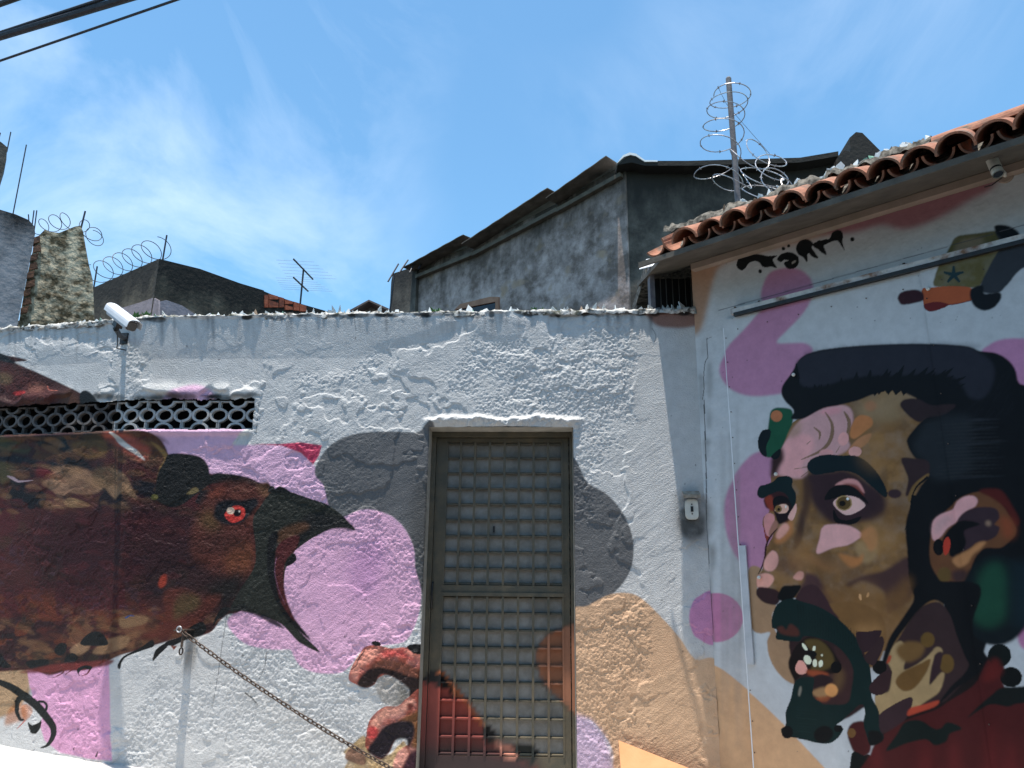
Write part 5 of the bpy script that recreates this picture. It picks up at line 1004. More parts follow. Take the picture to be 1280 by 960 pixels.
# barrel tiles
def tile_mesh(r0, r1, ln, up, seed):
    r = random.Random(seed); n = 12; m = 5; vs = []; fs = []
    for e in (0, 1):
        for j in range(m):
            f = j / (m - 1); rr = r0 + (r1 - r0) * f - 0.012 * e; wob = r.uniform(-0.0015, 0.0015)
            for k in range(n + 1):
                a = math.pi * k / n; vs.append((-(rr + wob) * math.cos(a), f * ln, (rr + wob) * math.sin(a) * (1 if up else -1) * 0.92))
    w_ = n + 1; o = m * w_
    for j in range(m - 1):
        for k in range(n):
            a = j * w_ + k; fs.append((a, a + 1, a + w_ + 1, a + w_)); fs.append((o + a, o + a + w_, o + a + w_ + 1, o + a + 1))
    for k in range(n): fs.append((k, o + k, o + k + 1, k + 1)); a = (m - 1) * w_ + k; fs.append((a, a + 1, o + a + 1, o + a))
    for j in range(m - 1):
        for k in (0, n): a = j * w_ + k; fs.append((a, a + w_, o + a + w_, o + a))
    me = mesh_from(vs, fs, 'tile'); bm = bmesh.new(); bm.from_mesh(me); bmesh.ops.recalc_face_normals(bm, faces=bm.faces); bm.to_mesh(me); bm.free(); me.materials.append(M['terracotta']); return me
pitch_r = math.radians(31); TL = 0.36
cov = [tile_mesh(sp * 0.54, sp * 0.46, TL, True, k) for k in range(3)]; pan = [tile_mesh(sp * 0.46, sp * 0.42, TL, False, 10 + k) for k in range(3)]
inv = -NR; axis_y = inv * math.cos(pitch_r) + ZZ * math.sin(pitch_r); axis_x = UR; axis_z = np.cross(axis_x, axis_y)
def put_tile(me, t_, off, dz, name='roof_tile', roll=0.0):
    o = link(name, me, None, house); p = right_pt(t_, EZ - SLP * off + dz, off)
    mt = Matrix(((axis_x[0], axis_y[0], axis_z[0], p[0]), (axis_x[1], axis_y[1], axis_z[1], p[1]), (axis_x[2], axis_y[2], axis_z[2], p[2]), (0, 0, 0, 1)))
    o.matrix_parent_inverse = Matrix.Translation(-house.location); o.matrix_basis = mt @ Matrix.Rotation(rng.uniform(-0.07, 0.07), 4, 'Z') @ Matrix.Rotation(roll + rng.uniform(-0.09, 0.09), 4, 'Y') @ Matrix.Rotation(rng.uniform(-0.03, 0.03), 4, 'X'); return o
for i in range(-1, 17):
    t_ = tr[0][0] + sp * i
    if t_ > 2.75: break
    put_tile(pan[i % 3], t_, EOFF - 0.02 + rng.uniform(-0.012, 0.012), 0.018 + sp * 0.43)
    if i >= 0: put_tile(cov[rng.randrange(3)], t_ - sp * 0.5, EOFF + rng.uniform(-0.03, 0.025), 0.062 + rng.uniform(-0.006, 0.008))
put_tile(pan[1], tr[0][0] - sp * 1.9, EOFF - 0.02, 0.018 + sp * 0.50, roll=-0.35)
# solid bed under the tiles
bd = MB(); ro_, rz_ = EOFF - TL * math.cos(pitch_r), TZ + TL * math.sin(pitch_r)
bd.prism([right_pt(-0.05, TZ + 0.035, EOFF - 0.06), right_pt(-0.05, rz_ + 0.085, ro_), right_pt(-0.05, rz_ + 0.085, ro_ - 0.12), right_pt(-0.05, EZ + 0.02, ro_ - 0.14)], UR * 2.8); bd.build('tile_bed', M['moss_crust'], house)
# mortar bed with shards behind the tiles, ridge tiles beyond
ts = np.arange(-0.05, 1.62, 0.012); R_O, R_Z = EOFF - TL * math.cos(pitch_r), TZ - EZ + 0.115 + TL * math.sin(pitch_r); prf = [(R_O + 0.06, R_Z - 0.01), (R_O + 0.045, R_Z + 0.035), (R_O, R_Z + 0.05), (R_O - 0.06, R_Z + 0.03), (R_O - 0.10, R_Z - 0.12)]; BP = np.zeros((len(prf), len(ts), 3))
for j, t_ in enumerate(ts):
    for i, (o_, z_) in enumerate(prf):
        r1 = float(fbm(np.array([t_]), np.array([i * 0.3]), 0.06, 141, 3)[0]) - 0.5; BP[i, j] = right_pt(t_, EZ + z_ + 0.06 * r1, o_ + 0.04 * r1)
grid_mesh('mortar_bed', BP, np.ones_like(BP), np.ones((len(prf) - 1, len(ts) - 1), bool), M['moss_crust'], house)
for k in range(60):
    t_ = rng.uniform(0.35, 1.6); put_shard(right_pt(t_, EZ + R_Z + 0.04, R_O + rng.uniform(-0.04, 0.04)), rng.uniform(0.02, 0.05), house, -AR)
rt = tile_mesh(0.085, 0.075, 0.48, True, 40)
for k in range(3):
    o = link('ridge_tile', rt, None, house); p = right_pt(1.62 + 0.42 * k, EZ + R_Z - 0.03, R_O - 0.01); o.matrix_parent_inverse = Matrix.Translation(-house.location)
    o.matrix_basis = Matrix(((NR[0], UR[0], 0, p[0]), (NR[1], UR[1], 0, p[1]), (0, 0, 1, p[2]), (0, 0, 0, 1))) @ Matrix.Rotation(rng.uniform(-0.03, 0.03), 4, 'X')
# barred loft opening above the stucco wall
def wbox(name, x0, y0, x1, y1, off, dep, mat, parent=house):
    a = to_wall(x0, y0, off); b_ = to_wall(x1, y1, off); mb = MB(); s_c, z_c = 0.5 * (a[0] + b_[0]), 0.5 * (a[1] + b_[1])
    mb.box(wall_pt(s_c, z_c, off - dep / 2), UA * abs(a[0] - b_[0]) / 2, NA * dep / 2, ZZ * abs(a[1] - b_[1]) / 2); return mb.build(name, M[mat], parent)
wbox('opening_post', 811.5, 330, 820, 392, -0.10, 0.12, 'post')
wbox('opening_lintel', 812, 324, 872, 331, -0.095, 0.1, 'soffit')
for k, x_ in enumerate((826, 833, 841, 849, 857, 864)): wbox('slat', x_ - 1.7, 329, x_ + 1.7, 390, -0.16 - 0.01 * (k % 2), 0.02, 'soffit')
bkp = MB(); a = to_wall(814, 326, -0.3); b_ = to_wall(905, 392, -0.3); bkp.box(wall_pt((a[0] + b_[0]) / 2, (a[1] + b_[1]) / 2, -0.32), UA * (b_[0] - a[0]) / 2, NA * 0.01, ZZ * (a[1] - b_[1]) / 2); bkp.build('opening_back', M['shade_dark'], house)  # near-black panel standing in for the shaded depth behind the slats
fl = MB(); q4 = [hit(799, 337, PA + NA * 0.015, NA), hit(836, 328, PA + NA * 0.015, NA), hit(843, 318, PA + NA * -0.12, NA), hit(808, 325, PA + NA * -0.12, NA)]
fl.prism(q4, ZZ * 0.006); fl.build('metal_flap', M['white_metal'], house)

# ------------------------------------------------------------------ sheet metal gate with the portrait
gate = empty('sheet_metal_gate', right_pt(pt_l, 0.3, 0.02), 'flat sheet metal gate painted with a shouting bearded man in profile', 'gate')
seam = to_right(1161, 412, 0.02)[0]; SH = 0.022
def sheet_part(t0, t1, h, ph):
    g_ = 0.0042; tv_ = np.linspace(t0, t1, int((t1 - t0) / g_)); zv_ = np.concatenate([[0.28], np.arange(0.42, rail_z - 0.012, g_)]); T_, Z_ = np.meshgrid(tv_, zv_)
    rl_ = 0.0035 * np.sin(T_ * 19 + ph) * (0.5 + 0.5 * np.sin(Z_ * 1.1 + ph)) + 0.006 * (fbm(T_, Z_, 0.7, 151, 2) - 0.5)
    P_ = PC + T_[..., None] * UR + Z_[..., None] * ZZ + (h + rl_)[..., None] * NR; C_, _ = RW.sample(T_ , Z_)
    return grid_mesh('sheet', P_, C_, np.ones((P_.shape[0] - 1, P_.shape[1] - 1), bool), M['sheet_paint'], gate)
sheet_part(pt_l, seam + 0.012, SH, 0.3); sheet_part(seam, 2.75, SH + 0.011, 1.7)
ed = MB(); ed.box(right_pt(pt_l - 0.002, 1.8, 0.007), UR * 0.003, NR * 0.013, ZZ * 1.5); ed.build('edge_fold', M['white_metal'], gate)
RAILP = noisy_mat('rail_paint', (0.42, 0.42, 0.42), (0.62, 0.60, 0.56), 18, 0.6, 0.2, c3=(0.20, 0.10, 0.05))
rl0 = to_right(914, 398, 0.05)[0]
rb = MB(); rb.box(right_pt((rl0 + 2.75) / 2, rail_z + 0.018, 0.028), UR * (2.75 - rl0) / 2, NR * 0.026, ZZ * 0.017); rb.build('rail', RAILP, gate)
rb = MB(); rb.box(right_pt((rl0 + 2.75) / 2 + 0.01, rail_z - 0.006, 0.045), UR * (2.73 - rl0) / 2, NR * 0.012, ZZ * 0.0115); rb.build('rail_channel', M['black_plastic'], gate)
for x_ in (918, 948, 1130): p = to_right(x_, 398 - (x_ - 915) * 0.268, 0.05); mb = MB(); mb.box(right_pt(p[0], rail_z + 0.035, 0.03), UR * 0.022, NR * 0.016, ZZ * 0.005); mb.tube([right_pt(p[0], rail_z + 0.03, 0.03), right_pt(p[0], rail_z + 0.052, 0.03)], 0.008, 8); mb.build('rail_clamp', M['rusty_steel'], gate)
STR = noisy_mat('strip_paint', (0.40, 0.42, 0.44), (0.52, 0.53, 0.55), 9, 0.6, 0.1)
sa, sb_ = to_right(927, 682, 0.03), to_right(931, 830, 0.03); mb = MB(); mb.box(right_pt(sa[0] + 0.006, (sa[1] + sb_[1]) / 2, 0.031), UR * 0.021, NR * 0.006, ZZ * (sa[1] - sb_[1]) / 2); mb.build('hinge_strip', STR, gate)
bolt = MB(); bolt.tube([(0, 0, 0), (0, -0.006, 0), (0, -0.010, 0)], [0.011, 0.0105, 0.005], 12); bme = mesh_from(bolt.v, bolt.f, 'bolt'); bme.materials.append(M['plastic_white'])
for x_, y_ in ((993, 469), (971, 593), (950, 722), (1161, 362)):
    t_, z_ = to_right(x_, y_, SH); o = link('bolt', bme, None, gate); o.location = Vector(right_pt(t_, z_, SH + 0.012)); o.rotation_euler = (0, 0, -AR)
riv = MB(); riv.tube([(0, 0, 0), (0, -0.004, 0)], [0.004, 0.003], 7); rme = mesh_from(riv.v, riv.f, 'rivet'); rme.materials.append(M['rusty_steel'])
for k in range(16):
    o = link('rivet', rme, None, gate); o.location = Vector(right_pt(pt_l + 0.014, 0.75 + 0.165 * k, SH + 0.004)); o.rotation_euler = (0, 0, -AR)
for k in range(10):
    o = link('rivet', rme, None, gate); o.location = Vector(right_pt(seam + 0.016, 0.75 + 0.27 * k, SH + 0.013)); o.rotation_euler = (0, 0, -AR)
for k in range(9):
    o = link('rivet', rme, None, gate); o.location = Vector(right_pt(pt_l + 0.1 + 0.2 * k, rail_z - 0.10, SH + (0.004 if pt_l + 0.1 + 0.2 * k < seam else 0.015))); o.rotation_euler = (0, 0, -AR)
# ------------------------------------------------------------------ fittings on the walls
def oriented(mb, o, ax, ay, az):
    """rotate a builder's points (local x,y,z) into a frame at o"""
    o, ax, ay, az = map(np.asarray, (o, ax, ay, az)); mb.v = [tuple(o + v[0] * ax + v[1] * ay + v[2] * az) for v in mb.v]; return mb
def unit(v): v = np.asarray(v, float); return v / np.linalg.norm(v)
# surveillance camera on a long arm
cb = to_wall(157, 424); base = wall_pt(*cb, 0.01)
rear = hit(139, 388, PB + NB * 0.30, NB); front = hit(166, 409, PB + NB * 0.43, NB); ax = unit(front - rear); side = unit(np.cross(ax, ZZ)); upv = np.cross(side, ax); LN = np.linalg.norm(front - rear)
cctv = empty('security_camera', base, 'white hooded bullet security camera on a black arm at the top of the stucco wall', 'camera')
mb = MB(); n = 16
prof = [(0.038 * math.copysign(abs(math.cos(a)) ** 0.6, math.cos(a)), 0.034 * math.copysign(abs(math.sin(a)) ** 0.6, math.sin(a))) for a in [2 * math.pi * k / n for k in range(n)]]
vs = [(f, p_[0] * k_, p_[1] * k_) for f, k_ in ((0.02, 0.86), (0.03, 1), (LN - 0.03, 1), (LN - 0.02, 0.95)) for p_ in prof]; fs = [tuple(range(n))[::-1], tuple(range(3 * n, 4 * n))] + [(j * n + k, j * n + (k + 1) % n, (j + 1) * n + (k + 1) % n, (j + 1) * n + k) for j in range(3) for k in range(n)]
mb.add(vs, fs); oriented(mb, rear, ax, side, upv).build('housing', M['grey_metal'] if False else noisy_mat('camera_body_paint', (0.42, 0.44, 0.48), (0.50, 0.52, 0.55), 10, 0.4, 0), cctv, False)
mb = MB(); hw, n = 0.047, 10; arc = [(hw * math.cos(a), 0.012 + 0.034 * math.sin(a) ** 0.7 if 0 < a < math.pi else 0.012) for a in [math.pi * k / n for k in range(n + 1)]]; arc = [(hw, -0.012)] + arc + [(-hw, -0.012)]; m_ = len(arc)
vs = [(f, y_ * s_, z_ * (1 if s_ == 1 else 0.9) + 0.006) for s_ in (1, 0.95) for f in (0.0, LN + 0.02) for (y_, z_) in arc]
fs = [(k, k + 1, m_ + k + 1, m_ + k) for k in range(m_ - 1)] + [(2 * m_ + k, 3 * m_ + k, 3 * m_ + k + 1, 2 * m_ + k + 1) for k in range(m_ - 1)] + [(k, 2 * m_ + k, 2 * m_ + k + 1, k + 1) for k in range(m_ - 1)] + [(m_ + k, m_ + k + 1, 3 * m_ + k + 1, 3 * m_ + k) for k in range(m_ - 1)]
mb.add(vs, fs); oriented(mb, rear, ax, side, upv).build('sun_hood', M['white_metal'], cctv)
mb = MB(); mb.add([(LN - 0.018, p_[0] * 0.9, p_[1] * 0.9) for p_ in prof] + [(LN - 0.012, p_[0] * 0.8, p_[1] * 0.8) for p_ in prof], [tuple(range(16, 32))] + [(k, (k + 1) % 16, 16 + (k + 1) % 16, 16 + k) for k in range(16)]); oriented(mb, rear, ax, side, upv).build('front_glass', M['lens'], cctv)
mid = rear + ax * LN * 0.45 - upv * 0.036; elbow = mid - upv * 0.05
mb = MB(); mb.box(mid - upv * 0.012, ax * 0.03, side * 0.022, upv * 0.018); mb.tube([mid, elbow], 0.018, 10); mb.build('swivel', M['black_plastic'], cctv)
mb = MB(); mb.tube([elbow + upv * 0.005, elbow * 0.5 + base * 0.5 - ZZ * 0.01, base], 0.016, 10); mb.build('arm', M['black_plastic'], cctv)
mb = MB(); mb.box(base, UB * 0.028, NB * 0.012, ZZ * 0.04); mb.build('wall_plate', M['black_plastic'], cctv)
mb = MB(); c1 = wall_pt(*to_wall(158, 438), 0.006); mb.tube([elbow - side * 0.01, elbow * 0.6 + base * 0.4 - ZZ * 0.07, base + NB * 0.06 - ZZ * 0.09, c1], 0.004, 6); mb.build('cable', M['black_plastic'], cctv)
# small camera below the eave
cp = right_pt(*to_right(1257, 221), 0.004); hd0 = right_pt(*to_right(1237, 193, 0.30), 0.30); hd1 = right_pt(*to_right(1248, 218, 0.34), 0.34); a2 = unit(hd1 - hd0)
cc2 = empty('eave_camera', cp, 'small cream bullet camera on a ball bracket below the tiled eave', 'camera')
mb = MB(); L2 = np.linalg.norm(hd1 - hd0); mb.tube([hd0, hd0 + a2 * 0.01, hd0 + a2 * L2 * 0.72], [0.016, 0.028, 0.028], 16); mb.build('housing', M['plastic_white'], cc2, False)
mb = MB(); mb.tube([hd0 + a2 * L2 * 0.715, hd0 + a2 * L2 * 0.80], 0.0275, 16); mb.build('black_band', M['black_plastic'], cc2)
mb = MB(); mb.tube([hd0 + a2 * L2 * 0.80, hd1], 0.028, 16, cap=False); mb.tube([hd1, hd0 + a2 * L2 * 0.82], [0.023, 0.023], 16, cap=False); mb.build('front_ring', M['plastic_white'], cc2)
mb = MB(); mb.tube([hd1 - a2 * 0.006, hd1 - a2 * 0.003], 0.023, 16); mb.build('lens', M['lens'], cc2)
mb = MB(); mb.tube([hd0 + a2 * L2 * 0.5, right_pt(*to_right(1255, 216, 0.12), 0.12), cp], [0.008, 0.010, 0.008], 8); mb.build('bracket', M['plastic_white'], cc2)
mb = MB(); mb.tube([cp, cp + NR * 0.012], [0.04, 0.035], 20); mb.build('base_plate', M['soffit_paint'], cc2)
mb = MB(); mb.tube([cp + NR * 0.012, cp + NR * 0.05 - ZZ * 0.05 - UR * 0.06, cp + NR * 0.012 - ZZ * 0.03 - UR * 0.10], 0.003, 6); mb.build('cable', M['black_plastic'], cc2)
# door bell with a rusty hood
bp = wall_pt(*to_wall(863, 640), 0.012); bell = empty('door_bell', bp, 'white doorbell plate under a small rusty metal hood beside the wall corner', 'doorbell')
a = to_wall(855, 624); b_ = to_wall(873, 650); mb = MB(); sw, sh = (b_[0] - a[0]) / 2, (a[1] - b_[1]) / 2; sc_m, zc_m = (a[0] + b_[0]) / 2, (a[1] + b_[1]) / 2
ol = []
for k in range(24):
    q = 2 * math.pi * k / 24; ol.append((sw * math.copysign(abs(math.cos(q)) ** 0.55, math.cos(q)), sh * math.copysign(abs(math.sin(q)) ** 0.45, math.sin(q))))
mb.prism([wall_pt(sc_m + u_, zc_m + v_, 0.012) for u_, v_ in ol], NA * 0.012); mb.prism([wall_pt(sc_m + u_ * 0.9, zc_m + v_ * 0.92, 0.024) for u_, v_ in ol], NA * 0.004); mb.build('plate', M['plastic_white'], bell)
mb = MB(); mb.box(wall_pt(sc_m, zc_m, 0.029), UA * 0.008, NA * 0.003, ZZ * 0.017); mb.build('button', M['black_plastic'], bell)
for dz in (-0.030, 0.030): mb = MB(); mb.tube([wall_pt(sc_m, zc_m + dz, 0.026), wall_pt(sc_m, zc_m + dz, 0.030)], 0.005, 8); mb.build('screw', M['rusty_steel'], bell)
mb = MB(); zt_h = to_wall(863, 617)[1]; mb.prism([wall_pt(sc_m - sw - 0.012, zt_h + 0.012, 0.0), wall_pt(sc_m + sw + 0.012, zt_h + 0.012, 0.0), wall_pt(sc_m + sw + 0.012, zt_h - 0.016, 0.055), wall_pt(sc_m - sw - 0.012, zt_h - 0.016, 0.055)], ZZ * 0.004)
mb.prism([wall_pt(sc_m - sw - 0.012, zt_h - 0.034, 0.055), wall_pt(sc_m + sw + 0.012, zt_h - 0.034, 0.055), wall_pt(sc_m + sw + 0.012, zt_h - 0.015, 0.055), wall_pt(sc_m - sw - 0.012, zt_h - 0.015, 0.055)], NA * 0.003)
mb.build('hood', noisy_mat('rusty_hood', (0.22, 0.17, 0.12), (0.42, 0.36, 0.29), 30, 0.7, 0.2), bell)
# bracket and chain
hk = to_wall(236, 787); hook = empty('chain_bracket', wall_pt(*hk, 0.0), 'rusty flat steel bracket with an eye sticking out of the wall below the painted beak', 'bracket')
mb = MB(); mb.box(wall_pt(hk[0], hk[1], 0.06), UB * 0.024, NB * 0.075, ZZ * 0.004); mb.build('flat_bar', M['rusty_steel'], hook)
mb = MB(); ec = wall_pt(hk[0], hk[1] + 0.006, 0.135); mb.tube([ec + 0.016 * (math.cos(q) * UB + math.sin(q) * ZZ) for q in [2 * math.pi * k / 14 for k in range(14)]], 0.005, 7, closed=True); mb.build('eye', M['galv'], hook, True)
mb = MB(); mb.tube([wall_pt(hk[0] - 0.004, hk[1] - 0.004, 0.06), wall_pt(hk[0] - 0.006, hk[1] - 0.10, 0.06)], 0.008, 8); mb.tube([wall_pt(hk[0] - 0.006, hk[1] - 0.125, 0.06) + 0.020 * (0.6 * math.cos(q) * UB + math.sin(q) * ZZ) for q in [2 * math.pi * k / 14 for k in range(14)]], 0.005, 6, closed=True); mb.build('hanging_shackle', M['rusty_steel'], hook, True)
c_a = ec; c_b = wall_pt(*to_wall(503, 968, 0.03), 0.03)
chain = empty('chain', c_a, 'dark rusty chain stretched down across the wall from bracket towards the painted hand', 'chain')
lk = MB(); pl_ = [(0.0145 * math.copysign(1, math.cos(q)) * 0.55 + 0.0120 * math.cos(q), 0, 0.0110 * math.sin(q)) for q in [2 * math.pi * (k + 0.5) / 12 for k in range(12)]]
lk.tube(pl_, 0.0040, 6, closed=True); lme = mesh_from(lk.v, lk.f, 'link'); lme.materials.append(M['rusty_steel']); lme.polygons.foreach_set('use_smooth', [True] * len(lme.polygons))
NL = int(np.linalg.norm(c_b - c_a) / 0.031)
for k in range(NL):
    f = (k + 0.5) / NL; f2 = f + 1e-3; sag = lambda v: -0.035 * 4 * v * (1 - v); p = c_a + (c_b - c_a) * f + ZZ * sag(f); d = unit(c_a + (c_b - c_a) * f2 + ZZ * sag(f2) - p); y_ = unit(np.cross(ZZ, d)); z_ = np.cross(d, y_); q = (math.pi / 2 if k % 2 else 0) + 0.6 + rng.uniform(-0.25, 0.25)
    y2 = y_ * math.cos(q) + z_ * math.sin(q); z2 = np.cross(d, y2); o = link('chain_link', lme, None, chain); o.matrix_parent_inverse = Matrix.Translation(-chain.location)
    o.matrix_basis = Matrix(((d[0], y2[0], z2[0], p[0]), (d[1], y2[1], z2[1], p[1]), (d[2], y2[2], z2[2], p[2]), (0, 0, 0, 1)))
mb = MB(); mb.tube([c_b + NA * 0.0, c_b - NA * 0.05], 0.006, 8); mb.build('wall_staple', M['rusty_steel'], chain)
# orange board leaning on the wall
def lean(x_, y_):   # plane through the wall line, leaning out towards its foot
    n_ = unit(NA * math.cos(0.42) + ZZ * math.sin(0.42)); return hit(x_, y_, LP, n_), n_
tl = to_wall(773, 926, 0.05); LP = wall_pt(*tl, 0.05); p1, n_ = lean(773, 926); p2, _ = lean(864, 962); dn = unit(np.cross(np.cross(n_, ZZ), n_)) * -1
if dn[2] > 0: dn = -dn
p3 = p2 + (p2 - p1) * 0.25
def foot(p): k = (p[2] - pave_z(p) - 0.003) / -dn[2]; return p + dn * k
ob = empty('orange_board', foot(p1), 'bright orange flat board with a slanted top leaning against the tan painted wall', 'board')
mb = MB(); mb.prism([p1, p3, foot(p3), foot(p1 + unit(p2 - p1) * 0.012)], n_ * 0.012); mb.build('panel', M['orange'], ob)

# ------------------------------------------------------------------ things behind the walls
def prism_px(pts, P0, n, thick):
    mb = MB(); mb.prism([hit(x_, y_, P0, n) for x_, y_ in pts], np.asarray(n) * thick); return mb
def yaw_n(deg): a = math.radians(deg); return np.array([math.sin(a), math.cos(a), 0.0])        # pointing away from the viewer
# weathered house: corner at pixel 781
HC = at_y(781, 300, 9.0); nL, nRt = yaw_n(42.5), yaw_n(4)
zc_top = hit(778, 212, HC, nL)[2]
wh = empty('weathered_house', (HC[0], HC[1], 0), 'large soot stained grey plaster house with overlapping fibre cement roof sheets', 'house')
W1 = wall_mat('mottled_mauve_render', (0.15, 0.112, 0.095), (0.04, 0.031, 0.024), (0.47, 0.375, 0.345), zc_top + 0.45, 2.0, pink=(0.34, 0.24, 0.17)); W2 = wall_mat('black_stained_render', (0.045, 0.038, 0.031), (0.016, 0.014, 0.012), (0.13, 0.112, 0.092), zc_top + 0.1, 1.4)
def low(pts, n, P0, zlow=0.5):
    q = [hit(x_, y_, P0, n) for x_, y_ in pts]; a, b_ = q[-1].copy(), q[0].copy(); a[2] = zlow; b_[2] = zlow; return q + [a, b_]
mb = MB(); mb.prism(low([(493, 346), (520, 332), (600, 304), (700, 252), (760, 216), (781, 206)], nL, HC), nL * 0.25); mb.build('left_wall', W1, wh)
mb = MB(); mb.prism(low([(782, 206), (800, 204), (850, 205), (900, 203), (1000, 200), (1045, 194), (1130, 192)], nRt, HC), nRt * 0.25); mb.build('right_wall', W2, wh)
mb = MB(); mb.prism(low([(489, 352), (491, 342), (518, 333), (521, 338)], nL, HC - nL * 0.06), nL * 0.2); mb.build('end_pier', W2, wh)
def roof_sheet(pxa, pxb, lift, out, name='roof_sheet'):
    """corrugated sheet whose verge runs between two pixels in the wall plane, wrapping out over the wall"""
    a = hit(*pxa, HC, nL); b_ = hit(*pxb, HC, nL); d = b_ - a; ln = np.linalg.norm(d); d = d / ln; mbx = MB(); nn = 26; rows = [(-out, 0.0), (0.0, 0.012), (0.9, 0.35)]
    grid = []
    for th_ in (0.0, 0.012):
        for (dep, dz) in rows:
            for k in range(nn + 1):
                p = a + d * ln * k / nn + nL * dep + ZZ * (dz + 0.003 * math.sin(k * 2 * math.pi / 13 * ln / 0.6) + th_ + lift); grid.append(p)
    w_ = nn + 1; m_ = len(rows) * w_; fs = []
    for r_ in range(len(rows) - 1):
        for k in range(nn): i0 = r_ * w_ + k; fs += [(i0, i0 + 1, i0 + w_ + 1, i0 + w_), (m_ + i0, m_ + i0 + w_, m_ + i0 + w_ + 1, m_ + i0 + 1)]
    for k in range(nn): fs.append((k, m_ + k, m_ + k + 1, k + 1))
    for r_ in range(len(rows) - 1):
        for k in (0, nn): i0 = r_ * w_ + k; fs.append((i0, i0 + w_, m_ + i0 + w_, m_ + i0))
    mbx.add(grid, fs); return mbx.build(name, M['fibre'], wh)
roof_sheet((519, 341), (594, 301), 0.0, 0.26); roof_sheet((592, 313), (699, 245), 0.01, 0.26); roof_sheet((697, 258), (772, 207), 0.015, 0.26)
mb = MB()
for a_, b2, t_ in (((521, 345), (592, 316), 5), ((592, 317), (697, 261), 6), ((697, 262), (777, 217), 6)):
    p, q = hit(*a_, HC - nL * 0.04, nL), hit(*b2, HC - nL * 0.04, nL); v = unit(q - p); mb.box((p + q) / 2 - ZZ * 0.02, (q - p) / 2, nL * 0.035, np.cross(v, nL) * 0.03)
mb.build('verge_board', M['soffit'], wh)
mb = MB(); mb.prism([hit(x_, y_, HC - nRt * 0.20, nRt) for x_, y_ in ((772, 206), (786, 194), (793, 194), (806, 201), (860, 201), (1000, 197), (1048, 189), (1048, 195), (1000, 203), (860, 207), (806, 207), (790, 203))], nRt * 0.5); mb.build('right_verge', W2, wh)
cap = MB(); cap.prism([hit(x_, y_, HC - nRt * 0.215, nRt) for x_, y_ in ((770, 205), (780, 196), (788, 193.5), (795, 195), (806, 202), (822, 202), (822, 200.3), (806, 200), (795, 192), (787, 190.5), (779, 194))], nRt * 0.5); cap.build('ridge_cap', M['white_metal'], wh)
ch = MB(); ch.prism([hit(x_, y_, HC - nRt * 0.05, nRt) for x_, y_ in ((1046, 230), (1047, 196), (1056, 188), (1063, 190), (1062, 172), (1070, 165), (1078, 166), (1092, 180), (1106, 194), (1112, 230))], nRt * 0.4); ch.build('broken_chimney', W2, wh)
fr = MB(); wp = [(568, 387), (575, 380), (612, 371), (623, 371), (623, 390), (619, 390), (619, 377), (580, 385)]; fr.prism([hit(x_, y_, HC - nL * 0.03, nL) for x_, y_ in wp], nL * 0.06); wf = fr.build('window_frame', M['tan_frame'], wh)
gl_ = MB(); gl_.prism([hit(x_, y_, HC - nL * 0.006, nL) for x_, y_ in ((578, 386), (619, 377), (619, 405), (578, 405))], nL * 0.003); go = gl_.build('window_pane', M['lens'], wh)
# dark walled yard building: corner at pixel 199
YC = at_y(199, 340, 7.6); nYL, nYR = yaw_n(33), yaw_n(-45)
yd = empty('yard_building', (YC[0], YC[1], 0), 'dark soot streaked yard wall with a sharp corner behind the security camera', 'building')
zy = hit(199, 324, YC, nYL)[2]
W3 = wall_mat('soot_streaked_render', (0.10, 0.082, 0.054), (0.016, 0.014, 0.011), (0.21, 0.175, 0.125), zy + 0.1, 1.2)
mb = MB(); mb.prism(low([(-40, 428), (20, 402), (38, 395), (120, 358), (198.7, 323.5)], nYL, YC), nYL * 0.2); mb.build('left_wall', W3, yd)
mb = MB(); mb.prism(low([(199.3, 323.5), (250, 336), (300, 354), (330, 363)], nYR, YC), nYR * 0.2); mb.build('right_wall', W3, yd)
mb = MB(); mb.prism(low([(330, 364), (342, 369), (370, 378), (405, 388), (430, 396)], nYR, YC), nYR * 0.2); mb.build('low_wall', W3, yd)
W3b = noisy_mat('patched_render', (0.26, 0.22, 0.23), (0.38, 0.32, 0.34), 7, 0.95, 0.4)
mb = MB(); mb.prism([hit(x_, y_, YC - nYL * 0.012, nYL) for x_, y_ in ((150, 400), (152, 385), (175, 378), (192, 372), (198, 375), (198, 402))], nYL * 0.02); mb.build('render_patch', W3b, yd)
mb = MB(); mb.prism([hit(x_, y_, YC - nYR * 0.012, nYR) for x_, y_ in ((200, 402), (200, 377), (208, 375), (228, 382), (243, 392), (244, 402))], nYR * 0.02); mb.build('render_patch', W3b, yd)
for k, (x0, y0, x1, y1) in enumerate([(331, 368, 335.5, 384), (336.5, 367, 348, 374), (336.5, 375, 348, 384), (349.5, 371, 355, 384), (356.5, 374, 366, 380), (356.5, 381, 366, 387), (367.5, 377, 374, 388), (375, 380, 383, 389)]):
    mb = MB(); mb.prism([hit(x_, y_, YC - nYR * 0.018, nYR) for x_, y_ in ((x0, y0), (x1, y0 + (x1 - x0) * 0.3), (x1, y1), (x0, y1))], nYR * 0.03); mb.build('brick', M['brick'], yd)
